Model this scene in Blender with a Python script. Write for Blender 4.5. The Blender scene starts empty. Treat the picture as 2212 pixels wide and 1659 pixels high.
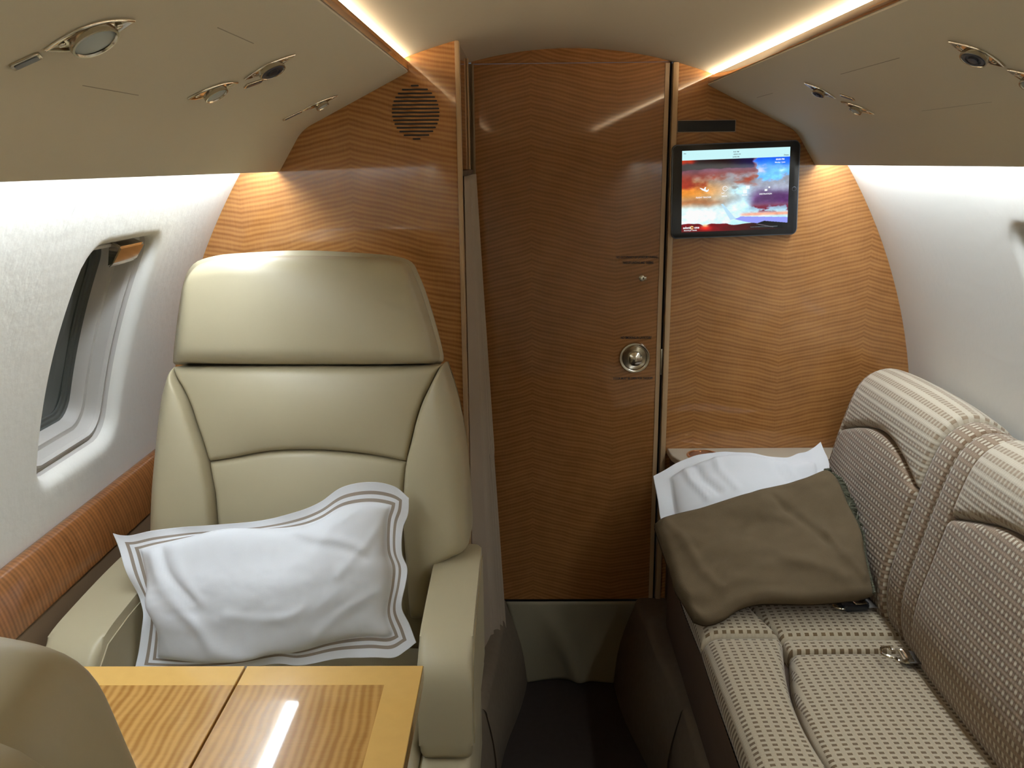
import bpy, bmesh, math, random
import numpy as np
from mathutils import Vector, Matrix
random.seed(4)
PI = math.pi
SC = bpy.context.scene
COL = SC.collection

# ------------------------------------------------------------------ camera
F = 1880.0; PX0, PY0 = 1106.0, 829.5
_d = np.array([24., -478., F]); _v = np.array([77., 7430., F])
_d /= np.linalg.norm(_d); _v = _v - _d * np.dot(_v, _d); _v /= np.linalg.norm(_v)
_x = np.cross(_v, _d); _x /= np.linalg.norm(_x)
ROT = np.array([_x, _d, -_v])            # camera-to-world (image right, image down, forward)
CAM = np.array([0., 0., 1.45])
cd = bpy.data.cameras.new('camera'); cam = bpy.data.objects.new('camera', cd); COL.objects.link(cam)
cd.sensor_width = 36.0; cd.lens = F / 2212.0 * 36.0; cd.clip_start = 0.02
_r = ROT @ np.array([1., 0, 0]); _u = ROT @ np.array([0, -1., 0]); _b = ROT @ np.array([0, 0, -1.])
cam.matrix_world = Matrix(((_r[0], _u[0], _b[0], 0), (_r[1], _u[1], _b[1], 0), (_r[2], _u[2], _b[2], 1.45), (0, 0, 0, 1)))
SC.camera = cam

# ------------------------------------------------------------------ world, exposure, light levels
w = bpy.data.worlds.new('world'); SC.world = w; w.use_nodes = True
w.node_tree.nodes['Background'].inputs[0].default_value = (0.75, 0.85, 1.0, 1)
w.node_tree.nodes['Background'].inputs[1].default_value = 0.15
SC.view_settings.view_transform = 'Standard'; SC.view_settings.look = 'None'
SC.view_settings.exposure = 0.0; SC.view_settings.gamma = 1.0; SC.view_settings.use_curve_mapping = False
COVE_COL, COVE_STR = (1.0, 0.82, 0.60), 48.0
WASH_COL, WASH_STR = (0.82, 0.91, 1.0), 46.0
SC.cycles.max_bounces = 10; SC.cycles.diffuse_bounces = 6; SC.cycles.glossy_bounces = 5
SC.cycles.caustics_reflective = False; SC.cycles.caustics_refractive = False
SC.cycles.sample_clamp_indirect = 4.0

# dimensions of the cabin
CX = 0.11                # centre line
YL, YR = 1.84, 2.23      # rear faces: left bulkhead panel, door and right panel
Y0 = -1.5                # where the modelled cabin ends, behind the viewer

def ray(px, py): return ROT @ np.array([px - PX0, py - PY0, F])
def at(px, py, X=None, Y=None, Z=None):
    r = ray(px, py)
    t = X / r[0] if X is not None else (Y / r[1] if Y is not None else (Z - 1.45) / r[2])
    return CAM + t * r
def at_plane(px, py, P, n):
    r = ray(px, py); n = np.array(n); t = np.dot(n, np.array(P) - CAM) / np.dot(n, r)
    return CAM + t * r

# ------------------------------------------------------------------ helpers
def tag(o, label=None, cat=None, group=None, kind=None):
    if label: o['label'] = label
    if cat: o['category'] = cat
    if group: o['group'] = group
    if kind: o['kind'] = kind
    return o
def thing(name, loc, label, cat, group=None, kind=None):
    o = bpy.data.objects.new(name, None); COL.objects.link(o); o.location = loc
    o.empty_display_size = 0.05
    return tag(o, label, cat, group, kind)
def root_of(o):
    while o.parent: o = o.parent
    return o
def link(name, me, mat, parent=None, angle=None, smooth=True):
    if mat is not None:
        me.materials.clear()
        me.materials.append(mat)
    if smooth:
        me.polygons.foreach_set('use_smooth', [True] * len(me.polygons))
        if angle: me.set_sharp_from_angle(angle=math.radians(angle))
    o = bpy.data.objects.new(name, me); COL.objects.link(o)
    if parent is not None:
        L = Vector(root_of(parent).location)
        me.transform(Matrix.Translation(-L))
        o.parent = parent
    return o
def bm_obj(name, bm, mat, parent=None, angle=40, smooth=True):
    bmesh.ops.recalc_face_normals(bm, faces=bm.faces)
    me = bpy.data.meshes.new(name); bm.to_mesh(me); bm.free()
    return link(name, me, mat, parent, angle, smooth)
def struct(o): o['kind'] = 'structure'; return o

def add_box(bm, x0, x1, y0, y1, z0, z1, bev=0.0, seg=2, M=None):
    r = bmesh.ops.create_cube(bm, size=1.0); vs = r['verts']
    for v in vs:
        v.co = Vector((x0 + (v.co.x + .5) * (x1 - x0), y0 + (v.co.y + .5) * (y1 - y0), z0 + (v.co.z + .5) * (z1 - z0)))
    if bev > 0:
        es = list({e for v in vs for e in v.link_edges})
        rr = bmesh.ops.bevel(bm, geom=es, offset=bev, segments=seg, profile=0.5, affect='EDGES')
        vs = list({v for f in rr['faces'] for v in f.verts} | {v for v in vs if v.is_valid})
    if M is not None:
        for v in vs: v.co = M @ v.co
    return vs
def box(name, x0, x1, y0, y1, z0, z1, mat, parent=None, bev=0.0, seg=2):
    bm = bmesh.new(); add_box(bm, x0, x1, y0, y1, z0, z1, bev, seg)
    return bm_obj(name, bm, mat, parent)
def add_prism(bm, pts, fa, a0, a1, bev=0.0, seg=2):
    """pts: 2D outline; fa(p, a) gives the 3-D point; extruded from a0 to a1"""
    A = [bm.verts.new(fa(p, a0)) for p in pts]; B = [bm.verts.new(fa(p, a1)) for p in pts]
    n = len(pts); caps = [bm.faces.new(A), bm.faces.new(B[::-1])]
    sides = [bm.faces.new((A[i], B[i], B[(i + 1) % n], A[(i + 1) % n])) for i in range(n)]
    if bev > 0:
        es = list({e for f in caps for e in f.edges})
        bmesh.ops.bevel(bm, geom=es, offset=bev, segments=seg, profile=0.5, affect='EDGES')
def prism(name, pts, fa, a0, a1, mat, parent=None, bev=0.0, seg=3, angle=40):
    bm = bmesh.new(); add_prism(bm, pts, fa, a0, a1, bev, seg)
    return bm_obj(name, bm, mat, parent, angle)
def rrect(cx, cy, hx, hy, r, n=6):
    out = []
    for (sx, sy, a0) in ((1, 1, 0), (-1, 1, 90), (-1, -1, 180), (1, -1, 270)):
        for k in range(n + 1):
            a = math.radians(a0 + 90 * k / n)
            out.append((cx + sx * (hx - r) + r * math.cos(a), cy + sy * (hy - r) + r * math.sin(a)))
    return out
def catmull(P, n):
    """n points evenly along a smooth curve through P"""
    P = [np.array(p, float) for p in P]
    if len(P) == 2:
        return np.array([P[0] + (P[1] - P[0]) * t for t in np.linspace(0, 1, n)])
    Q = [2 * P[0] - P[1]] + P + [2 * P[-1] - P[-2]]
    D = []
    for i in range(1, len(Q) - 2):
        p0, p1, p2, p3 = Q[i - 1], Q[i], Q[i + 1], Q[i + 2]
        for t in np.linspace(0, 1, 14, endpoint=False):
            D.append(.5 * (2 * p1 + (p2 - p0) * t + (2 * p0 - 5 * p1 + 4 * p2 - p3) * t * t + (3 * p1 - p0 - 3 * p2 + p3) * t ** 3))
    D.append(P[-1]); D = np.array(D)
    s = np.concatenate([[0], np.cumsum(np.linalg.norm(np.diff(D, axis=0), axis=1))])
    q = np.linspace(0, s[-1], n)
    return np.stack([np.interp(q, s, D[:, k]) for k in range(D.shape[1])], axis=1)
def length(C): return float(np.sum(np.linalg.norm(np.diff(C, axis=0), axis=1)))
def spaced(n, k=0.75):
    t = np.linspace(0, 1, n); return (1 - k) * t + k * (0.5 - 0.5 * np.cos(PI * t))
def resamp(C, ts):
    m = np.linspace(0, 1, len(C)); return np.stack([np.interp(ts, m, C[:, k]) for k in range(C.shape[1])], axis=1)
def coons(Lc, Rc, Bc, Tc, nu=48, nv=40):
    """curves of points: L, R bottom->top, B, T left->right; grid [v][u]"""
    us, vs = spaced(nu), spaced(nv)
    L = resamp(catmull(Lc, 90), vs); R = resamp(catmull(Rc, 90), vs); B = resamp(catmull(Bc, 90), us); T = resamp(catmull(Tc, 90), us)
    L[0] = B[0]; L[-1] = T[0]; R[0] = B[-1]; R[-1] = T[-1]
    U = us[None, :, None]; V = vs[:, None, None]
    G = (1 - V) * B[None] + V * T[None] + (1 - U) * L[:, None] + U * R[:, None] \
        - ((1 - U) * (1 - V) * B[0] + U * (1 - V) * B[-1] + (1 - U) * V * T[0] + U * V * T[-1])
    return G, us, vs
def grid_normals(G):
    du = np.gradient(G, axis=1); dv = np.gradient(G, axis=0)
    N = np.cross(du, dv); N /= np.maximum(np.linalg.norm(N, axis=2, keepdims=True), 1e-9)
    return N
def rnd(e, r):
    q = np.clip(1 - e / max(r, 1e-6), 0, 1); return np.sqrt(np.maximum(0, 1 - q * q))
def edge_dist(G):
    du = np.linalg.norm(np.diff(G, axis=1), axis=2); dv = np.linalg.norm(np.diff(G, axis=0), axis=2)
    su = np.concatenate([np.zeros((G.shape[0], 1)), np.cumsum(du, axis=1)], axis=1)
    sv = np.concatenate([np.zeros((1, G.shape[1])), np.cumsum(dv, axis=0)], axis=0)
    return su, su[:, -1:] - su, sv, sv[-1:, :] - sv
def pad(name, G, us, vs, mat, parent=None, r=0.02, bulge=0.01, T=0.05, rb=0.015, swell=0.0, N=None, extra=None, pw=0.6,
        roundmask=(1, 1, 1, 1), uvs=None, flip=False, rs=None):
    """a stuffed panel: front face rounded off at its edges and bulging, closed behind at depth T"""
    if N is None: N = grid_normals(G)
    if flip: N = -N
    a, b, c, d = edge_dist(G)
    R = np.ones(G.shape[:2])
    rr = rs or (r, r, r, r)
    for e, m, q in zip((a, b, c, d), roundmask, rr):
        if m: R = R * rnd(e, q)
    U = us[None, :]; V = vs[:, None]
    bl = (np.maximum(4 * U * (1 - U), 0) ** pw) * (np.maximum(4 * V * (1 - V), 0) ** pw)
    dep = max(rr) * R + bulge * bl
    if extra is not None: dep = dep + extra(np.broadcast_to(U, G.shape[:2]), np.broadcast_to(V, G.shape[:2]), G) * R
    Fv = G + N * dep[..., None]
    nv, nu = G.shape[:2]
    verts = [tuple(p) for p in Fv.reshape(-1, 3)]
    idx = lambda j, i: j * nu + i
    faces = [(idx(j, i), idx(j, i + 1), idx(j + 1, i + 1), idx(j + 1, i)) for j in range(nv - 1) for i in range(nu - 1)]
    loop = [(0, i) for i in range(nu)] + [(j, nu - 1) for j in range(1, nv)] + [(nv - 1, i) for i in range(nu - 2, -1, -1)] + [(j, 0) for j in range(nv - 2, 0, -1)]
    uv = {}
    su, sv = (a, c) if uvs is None else uvs
    uvf = [(float(su[j, i]), float(sv[j, i])) for j in range(nv) for i in range(nu)]
    cen = G.reshape(-1, 3).mean(axis=0)
    prev = [idx(j, i) for j, i in loop]
    n = len(loop)
    prof = [(0.33 * (T - rb), swell), (0.66 * (T - rb), swell), (T - rb, 0.0)] if T > rb else []
    prof += [(T - rb + rb * math.sin(q * PI / 2), -rb * (1 - math.cos(q * PI / 2))) for q in (.35, .7, 1.0)]
    for dpt, off in prof:
        cur = []
        for k, (j, i) in enumerate(loop):
            p = G[j, i]; nn = N[j, i]; o = p - cen; o = o - nn * np.dot(o, nn); ol = np.linalg.norm(o) + 1e-9
            q = p - nn * dpt + o / ol * off
            cur.append(len(verts)); verts.append(tuple(q)); uvf.append((float(su[j, i]) + dpt, float(sv[j, i]) + dpt))
        for k in range(n):
            faces.append((prev[(k + 1) % n], prev[k], cur[k], cur[(k + 1) % n]))
        prev = cur
    # back face: shrunk inner grid
    base = len(verts)
    fac = 1.0
    pv = {}
    for k, (j, i) in enumerate(loop): pv[(j, i)] = prev[k]
    for j in range(nv):
        for i in range(nu):
            if (j, i) in pv: continue
            p = G[j, i]; nn = N[j, i]
            pv[(j, i)] = len(verts); verts.append(tuple(p - nn * T)); uvf.append((float(su[j, i]), float(sv[j, i])))
    for j in range(nv - 1):
        for i in range(nu - 1):
            faces.append((pv[(j, i)], pv[(j + 1, i)], pv[(j + 1, i + 1)], pv[(j, i + 1)]))
    if flip: faces = [f[::-1] for f in faces]
    me = bpy.data.meshes.new(name); me.from_pydata(verts, [], faces)
    ul = me.uv_layers.new(name='UVMap')
    for l in me.loops: ul.data[l.index].uv = uvf[l.vertex_index]
    me.update()
    return link(name, me, mat, parent, None)
def lathe(bm, prof, M, n=32):
    """prof: (radius, height) pairs spun about local Z"""
    rings = []
    for r, h in prof:
        if r < 1e-5: rings.append([bm.verts.new(M @ Vector((0, 0, h)))])
        else: rings.append([bm.verts.new(M @ Vector((r * math.cos(2 * PI * k / n), r * math.sin(2 * PI * k / n), h))) for k in range(n)])
    for A, B in zip(rings, rings[1:]):
        for k in range(n):
            a, b = A[k % len(A)], A[(k + 1) % len(A)]; c, d = B[(k + 1) % len(B)], B[k % len(B)]
            f = []
            for v in (a, b, c, d):
                if v not in f: f.append(v)
            if len(f) > 2: bm.faces.new(f)
def tube(bm, P, r, n=10, closed=False):
    P = [Vector(p) for p in P]; m = len(P); rings = []
    for i, p in enumerate(P):
        a = P[(i - 1) % m] if closed or i > 0 else p; b = P[(i + 1) % m] if closed or i < m - 1 else p
        t = (b - a).normalized(); s = t.orthogonal().normalized() if i == 0 else (s - t * s.dot(t)).normalized()
        q = t.cross(s)
        rings.append([bm.verts.new(p + (s * math.cos(2 * PI * k / n) + q * math.sin(2 * PI * k / n)) * r) for k in range(n)])
    for i in range(m if closed else m - 1):
        A, B = rings[i], rings[(i + 1) % m]
        for k in range(n): bm.faces.new((A[k], A[(k + 1) % n], B[(k + 1) % n], B[k]))
    if not closed: bm.faces.new(rings[0][::-1]); bm.faces.new(rings[-1])
def frame_M(o, x, y, z):
    return Matrix(((x[0], y[0], z[0], o[0]), (x[1], y[1], z[1], o[1]), (x[2], y[2], z[2], o[2]), (0, 0, 0, 1)))
def text_obj(name, s, size, M, mat, parent, align='CENTER', depth=0.0004):
    c = bpy.data.curves.new('txt', 'FONT'); c.body = s; c.size = size; c.align_x = align; c.align_y = 'CENTER'; c.extrude = depth; c.offset = size * .025; c.resolution_u = 3
    t = bpy.data.objects.new('txt', c); COL.objects.link(t)
    dg = bpy.context.evaluated_depsgraph_get(); me = bpy.data.meshes.new_from_object(t.evaluated_get(dg))
    bpy.data.objects.remove(t); me.transform(M); me.name = name
    return link(name, me, mat, parent, None, smooth=False)
def copy_tree(o, parent=None):
    c = o.copy(); COL.objects.link(c); c.parent = parent
    for ch in list(o.children): copy_tree(ch, c)
    return c
_rs = np.random.RandomState(11)
def vnoise(x, y, seed=0):
    x = np.asarray(x, float) + seed * 17.3; y = np.asarray(y, float) + seed * 7.1
    xi = np.floor(x).astype(int); yi = np.floor(y).astype(int); fx = x - xi; fy = y - yi
    def h(a, b):
        n = (a * 374761393 + b * 668265263 + seed * 1442695) & 0x7fffffff; n = ((n ^ (n >> 13)) * 1274126177) & 0x7fffffff
        return ((n ^ (n >> 16)) & 0xffff) / 65535.0
    fx = fx * fx * (3 - 2 * fx); fy = fy * fy * (3 - 2 * fy)
    return (h(xi, yi) * (1 - fx) + h(xi + 1, yi) * fx) * (1 - fy) + (h(xi, yi + 1) * (1 - fx) + h(xi + 1, yi + 1) * fx) * fy
def fbm(x, y, seed=0, o=4):
    s = 0; a = .5
    for k in range(o): s = s + a * vnoise(x * 2 ** k, y * 2 ** k, seed + k); a *= .5
    return s

# ------------------------------------------------------------------ materials
class NT:
    def __init__(s, name):
        s.m = bpy.data.materials.new(name); s.m.use_nodes = True; s.t = s.m.node_tree; s.p = s.t.nodes['Principled BSDF']
    def n(s, typ, **kw):
        x = s.t.nodes.new(typ)
        for k, v in kw.items(): setattr(x, k, v)
        return x
    def l(s, a, b): s.t.links.new(a, b)
    def math(s, op, a, b=None, c=None):
        x = s.n('ShaderNodeMath', operation=op)
        for k, v in enumerate((a, b, c)):
            if v is None: continue
            if isinstance(v, (int, float)): x.inputs[k].default_value = v
            else: s.l(v, x.inputs[k])
        return x.outputs[0]
    def mix(s, f, a, b):
        x = s.n('ShaderNodeMix', data_type='RGBA')
        for k, v in ((0, f), (6, a), (7, b)):
            if isinstance(v, (int, float)): x.inputs[k].default_value = v
            elif isinstance(v, tuple): x.inputs[k].default_value = (*v[:3], 1)
            else: s.l(v, x.inputs[k])
        return x.outputs[2]
    def noise(s, vec, scale, detail=3, rough=.5, dist=0):
        x = s.n('ShaderNodeTexNoise'); x.inputs['Scale'].default_value = scale; x.inputs['Detail'].default_value = detail
        x.inputs['Roughness'].default_value = rough; x.inputs['Distortion'].default_value = dist
        if vec is not None: s.l(vec, x.inputs['Vector'])
        return x.outputs[0]
    def bump(s, h, strength, dist=0.001):
        b = s.n('ShaderNodeBump'); b.inputs['Strength'].default_value = strength; b.inputs['Distance'].default_value = dist
        s.l(h, b.inputs['Height']); s.l(b.outputs[0], s.p.inputs['Normal'])
    def col(s, v):
        if isinstance(v, tuple): s.p.inputs['Base Color'].default_value = (*v[:3], 1)
        else: s.l(v, s.p.inputs['Base Color'])
    def set(s, **kw):
        for k, v in kw.items(): s.p.inputs[k.replace('_', ' ')].default_value = v
def plain(name, col, rough=.5, metal=0.0, spec=.5, bump=None, var=0.0, coat=0.0, vscale=6):
    t = NT(name); t.set(Roughness=rough, Metallic=metal); t.p.inputs['Specular IOR Level'].default_value = spec
    g = t.n('ShaderNodeNewGeometry').outputs['Position']
    if var:
        f = t.noise(g, vscale, 3); t.col(t.mix(f, tuple(c * (1 - var) for c in col), tuple(min(1, c * (1 + var)) for c in col)))
    else: t.col(col)
    if bump: t.bump(t.noise(g, bump[0], 3), bump[1], bump[2] if len(bump) > 2 else .001)
    if coat: t.p.inputs['Coat Weight'].default_value = coat; t.p.inputs['Coat Roughness'].default_value = .05
    return t.m
def emit(name, col, st):
    t = NT(name); t.col((0, 0, 0)); t.set(Roughness=1.0)
    t.p.inputs['Emission Color'].default_value = (*col, 1); t.p.inputs['Emission Strength'].default_value = st
    return t.m
def wood(name, light, dark, period=.0093, peak=0.02, half=.215, amp=.052, along='Z', across='X', rough=.045, coat=1.0, contrast=1.0, jit=1.0, border=None, wig=2.0):
    """figured veneer: wavy bands across, mirrored leaf by leaf"""
    t = NT(name); t.set(Roughness=rough + .2)
    t.p.inputs['Coat Weight'].default_value = coat; t.p.inputs['Coat Roughness'].default_value = rough; t.p.inputs['Specular IOR Level'].default_value = .15
    g = t.n('ShaderNodeNewGeometry').outputs['Position']
    sp = t.n('ShaderNodeSeparateXYZ'); t.l(g, sp.inputs[0]); ax = {'X': 0, 'Y': 1, 'Z': 2}
    z = sp.outputs[ax[along]]; x = sp.outputs[ax[across]]
    f = t.math('PINGPONG', t.math('ADD', x, 20 * half - peak), half)
    f = t.math('DIVIDE', f, half)
    f2 = t.math('MULTIPLY', t.math('POWER', f, .80), amp)
    # low-frequency warp uses mirrored coordinate so the leaves book-match
    cb = t.n('ShaderNodeCombineXYZ'); t.l(t.math('MULTIPLY', f, half), cb.inputs[0]); t.l(z, cb.inputs[2])
    warp = t.noise(cb.outputs[0], 5.0, 2)
    warp2 = t.noise(cb.outputs[0], 26.0, 2)
    q = t.math('ADD', z, f2)
    q = t.math('ADD', q, t.math('MULTIPLY', warp, .013 * wig))
    q = t.math('ADD', q, t.math('MULTIPLY', warp2, .0016 * wig))
    s = t.math('SINE', t.math('MULTIPLY', q, 2 * PI / period))
    s2 = t.math('SINE', t.math('MULTIPLY', q, 2 * PI / (period * 2.7)))
    m = t.noise(cb.outputs[0], 14.0, 3)
    band = t.math('MULTIPLY_ADD', s, .33 * contrast, .5)
    band = t.math('MULTIPLY_ADD', s2, .16 * contrast, band)
    band = t.math('ADD', band, t.math('MULTIPLY', t.math('SUBTRACT', m, .5), .9))
    # fine grain running along 'across'=vertical leaf direction
    mp = t.n('ShaderNodeMapping'); t.l(cb.outputs[0], mp.inputs[0]); mp.inputs['Scale'].default_value = (1, 1, .06)
    gr = t.noise(mp.outputs[0], 420.0, 2)
    band = t.math('ADD', band, t.math('MULTIPLY', t.math('SUBTRACT', gr, .5), .5))
    cl = t.n('ShaderNodeClamp'); t.l(band, cl.inputs[0])
    c = t.mix(cl.outputs[0], dark, light)
    if border:
        bx, by, lc = border
        fl = t.noise(g, 60.0, 2)
        bc = t.mix(fl, tuple(k * .9 for k in lc), lc)
        inside = t.math('MULTIPLY', t.math('LESS_THAN', sp.outputs[0], bx), t.math('LESS_THAN', sp.outputs[1], by))
        c = t.mix(inside, bc, c)
    t.col(c)
    return t.m
def weave(name, A, Bd, Bl, pu=.012, pv=.017, rough=.95):
    """woven upholstery on metre UVs: plain rows A between rows of alternating blocks"""
    t = NT(name); t.set(Roughness=rough); t.p.inputs['Specular IOR Level'].default_value = .15
    t.p.inputs['Sheen Weight'].default_value = .25
    uv = t.n('ShaderNodeUVMap'); sp = t.n('ShaderNodeSeparateXYZ'); t.l(uv.outputs[0], sp.inputs[0])
    u = t.math('FRACT', t.math('DIVIDE', t.math('ADD', sp.outputs[0], 10), pu)); v = t.math('FRACT', t.math('DIVIDE', t.math('ADD', sp.outputs[1], 10), pv))
    row = t.math('LESS_THAN', v, .5)
    blk = t.math('LESS_THAN', u, .48)
    c = t.mix(row, A, t.mix(blk, Bl, Bd))
    nz = t.noise(uv.outputs[0], 900.0, 2)
    c2 = t.mix(t.math('MULTIPLY', nz, .35), c, (.12, .09, .06))
    t.col(c2)
    hu = t.math('SINE', t.math('MULTIPLY', u, 4 * PI)); hv = t.math('SINE', t.math('MULTIPLY', v, 4 * PI))
    h = t.math('ADD', t.math('MULTIPLY', hu, .35), hv); h = t.math('ADD', h, t.math('MULTIPLY', nz, 1.2))
    t.bump(h, .5, .0006)
    return t.m

M_leather = plain('cream_leather', (.405, .352, .230), .42, spec=.45, bump=(260, .10, .0006), var=.05, vscale=9)
M_leather_side = plain('cream_leather_side', (.36, .31, .20), .45, spec=.4, bump=(260, .10, .0006), var=.04)
M_liner = plain('headliner', (.47, .415, .31), .85, spec=.2, bump=(500, .08, .0005))
M_psu = plain('service_panel_vinyl', (.64, .59, .46), .6, spec=.3, bump=(500, .06, .0005))
M_wall = plain('sidewall_leather', (.74, .72, .66), .75, spec=.25, bump=(48, .55, .002))
M_reveal = plain('window_reveal', (.50, .475, .44), .45, spec=.4)
M_wood = wood('figured_veneer', (.40, .185, .060), (.235, .098, .028))
M_woodL = wood('figured_veneer_left', (.42, .195, .062), (.245, .10, .028), peak=-.354, half=.235, period=.0096)
M_woodD = wood('figured_veneer_door', (.31, .135, .042), (.20, .080, .022))
M_rail = wood('rail_veneer', (.27, .108, .034), (.12, .043, .012), along='Y', across='Z', period=.0088, half=.3, amp=.01, rough=.14, coat=.8, wig=1.4, contrast=.75)
M_table = wood('table_veneer', (.47, .255, .075), (.30, .145, .033), along='X', across='Y', period=.0095, half=.4, peak=.75, amp=.008, rough=.04, coat=1.0, contrast=1.3,
               border=(-.1650, .8900, (.64, .385, .115)), wig=2.4)
M_lightwood = plain('light_edge_trim', (.42, .28, .15), .35, var=.06)
M_edge = plain('table_edge', (.42, .23, .08), .3)
M_seam = plain('vinyl_seam', (.33, .29, .215), .8)
M_dark = plain('dark_gap', (.012, .008, .006), .8)
M_darkbrown = plain('dark_brown_panel', (.085, .052, .032), .6, bump=(200, .1))
M_browntrim = plain('brown_lower_trim', (.16, .105, .06), .55, bump=(300, .1))
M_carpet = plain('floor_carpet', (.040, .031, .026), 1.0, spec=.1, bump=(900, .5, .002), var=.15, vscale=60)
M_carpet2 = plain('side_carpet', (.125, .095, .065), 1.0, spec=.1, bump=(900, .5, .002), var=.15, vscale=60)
M_chrome = plain('warm_chrome', (.72, .66, .55), .12, metal=1.0)
M_nickel = plain('brushed_nickel', (.55, .50, .40), .22, metal=1.0)
M_hinge = plain('dull_hinge', (.26, .19, .11), .5, metal=.3)
M_gold = plain('gold_ring', (.75, .42, .22), .15, metal=1.0)
M_copper = plain('cup_well', (.30, .13, .06), .3, metal=.5)
M_lens = plain('frosted_lens', (.42, .47, .46), .4, spec=.4)
M_nozzle = plain('dark_blue_nozzle', (.018, .022, .035), .35)
M_glass = plain('window_pane', (.045, .055, .05), .08, spec=.6)
M_wseal = plain('window_seal', (.06, .065, .06), .4)
M_black = plain('black_plastic', (.012, .013, .016), .25)
M_alu = plain('grey_aluminium', (.12, .13, .15), .35, metal=.8)
M_sign = plain('dark_sign_glass', (.018, .018, .020), .15)
M_signframe = plain('sign_frame', (.35, .24, .16), .4)
M_web = plain('belt_webbing', (.09, .08, .07), .8, bump=(700, .3))
M_curtain = plain('mauve_curtain', (.34, .27, .20), .9, spec=.15, bump=(500, .15))
M_flap = plain('beige_curtain', (.235, .205, .135), .9, spec=.15, bump=(300, .15), var=.05)
M_white = plain('white_cotton', (.74, .745, .75), .9, spec=.15, bump=(650, .12, .0005))
M_blanket = plain('brown_fleece', (.122, .089, .052), 1.0, spec=.1, bump=(900, .6, .0015), var=.12, vscale=40)
M_fringe = plain('green_grey_edging', (.10, .098, .066), 1.0, spec=.05, bump=(700, .8, .003), var=.3, vscale=90)
M_ledge = plain('beige_ledge', (.52, .45, .34), .5)
M_text = plain('lettering_and_slot_shade', (.02, .012, .008), .7)
M_cove = emit('cove_glow', COVE_COL, COVE_STR)
M_wash = emit('wash_glow', WASH_COL, WASH_STR)
M_seatweave = weave('seat_weave', (.42, .35, .24), (.115, .072, .03), (.44, .37, .26))
M_backweave = weave('back_weave', (.27, .19, .125), (.17, .105, .06), (.56, .49, .37))  # same fabric as the seat; its tone at this angle put into the colour
M_rollweave = weave('roll_weave_lit', (.58, .51, .39), (.30, .22, .145), (.49, .41, .30))  # same fabric again, light falling on the roll put into the colour
# taupe-lined pillowcase
def pillow_mat():
    t = NT('striped_white_cotton'); t.set(Roughness=.9); t.p.inputs['Specular IOR Level'].default_value = .15
    uv = t.n('ShaderNodeUVMap'); sp = t.n('ShaderNodeSeparateXYZ'); t.l(uv.outputs[0], sp.inputs[0])
    a = t.math('MINIMUM', sp.outputs[0], t.math('SUBTRACT', PILW, sp.outputs[0])); b = t.math('MINIMUM', sp.outputs[1], t.math('SUBTRACT', PILH, sp.outputs[1]))
    d = t.math('MINIMUM', a, b)
    s1 = t.math('LESS_THAN', t.math('ABSOLUTE', t.math('SUBTRACT', d, .0175)), .0029)
    s2 = t.math('LESS_THAN', t.math('ABSOLUTE', t.math('SUBTRACT', d, .0300)), .0029)
    t.col(t.mix(t.math('MAXIMUM', s1, s2), (.74, .75, .77), (.27, .225, .185)))
    g = t.n('ShaderNodeNewGeometry').outputs['Position']
    t.bump(t.noise(g, 650.0, 2), .12, .0005)
    return t.m
PILW, PILH = .50, .29

# ------------------------------------------------------------------ cabin shell
_zs = np.array([0, .27, .5, .75, .888, 1.108, 1.28, 1.438, 1.5, 1.6, 1.7]); _hs = np.array([.74, .85, .9, .912, .901, .85, .777, .69, .65, .57, .47])
_pf = np.polyfit(_zs, _hs, 5)
def hw(z): return np.polyval(_pf, z)
def ceil_z(xo): return 1.717 - .52 * xo * xo

def build_ceiling():
    bm = bmesh.new(); ys = [Y0, 0.5, 1.3, YR + .02]
    xs = np.linspace(-.352, .352, 41)
    lo = [[bm.verts.new((CX + x, y, ceil_z(x))) for x in xs] for y in ys]
    hi = [[bm.verts.new((CX + x, y, ceil_z(x) + .02)) for x in xs] for y in ys]
    for G, fl in ((lo, 0), (hi, 1)):
        for j in range(len(ys) - 1):
            for i in range(len(xs) - 1): bm.faces.new((G[j][i], G[j][i + 1], G[j + 1][i + 1], G[j + 1][i]))
    for j in range(len(ys) - 1):
        for i in (0, -1): bm.faces.new((lo[j][i], lo[j + 1][i], hi[j + 1][i], hi[j][i]))
    for j in (0, -1):
        for i in range(len(xs) - 1): bm.faces.new((lo[j][i], hi[j][i], hi[j][i + 1], lo[j][i + 1]))
    struct(bm_obj('ceiling', bm, M_liner, angle=30))
build_ceiling()

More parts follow.
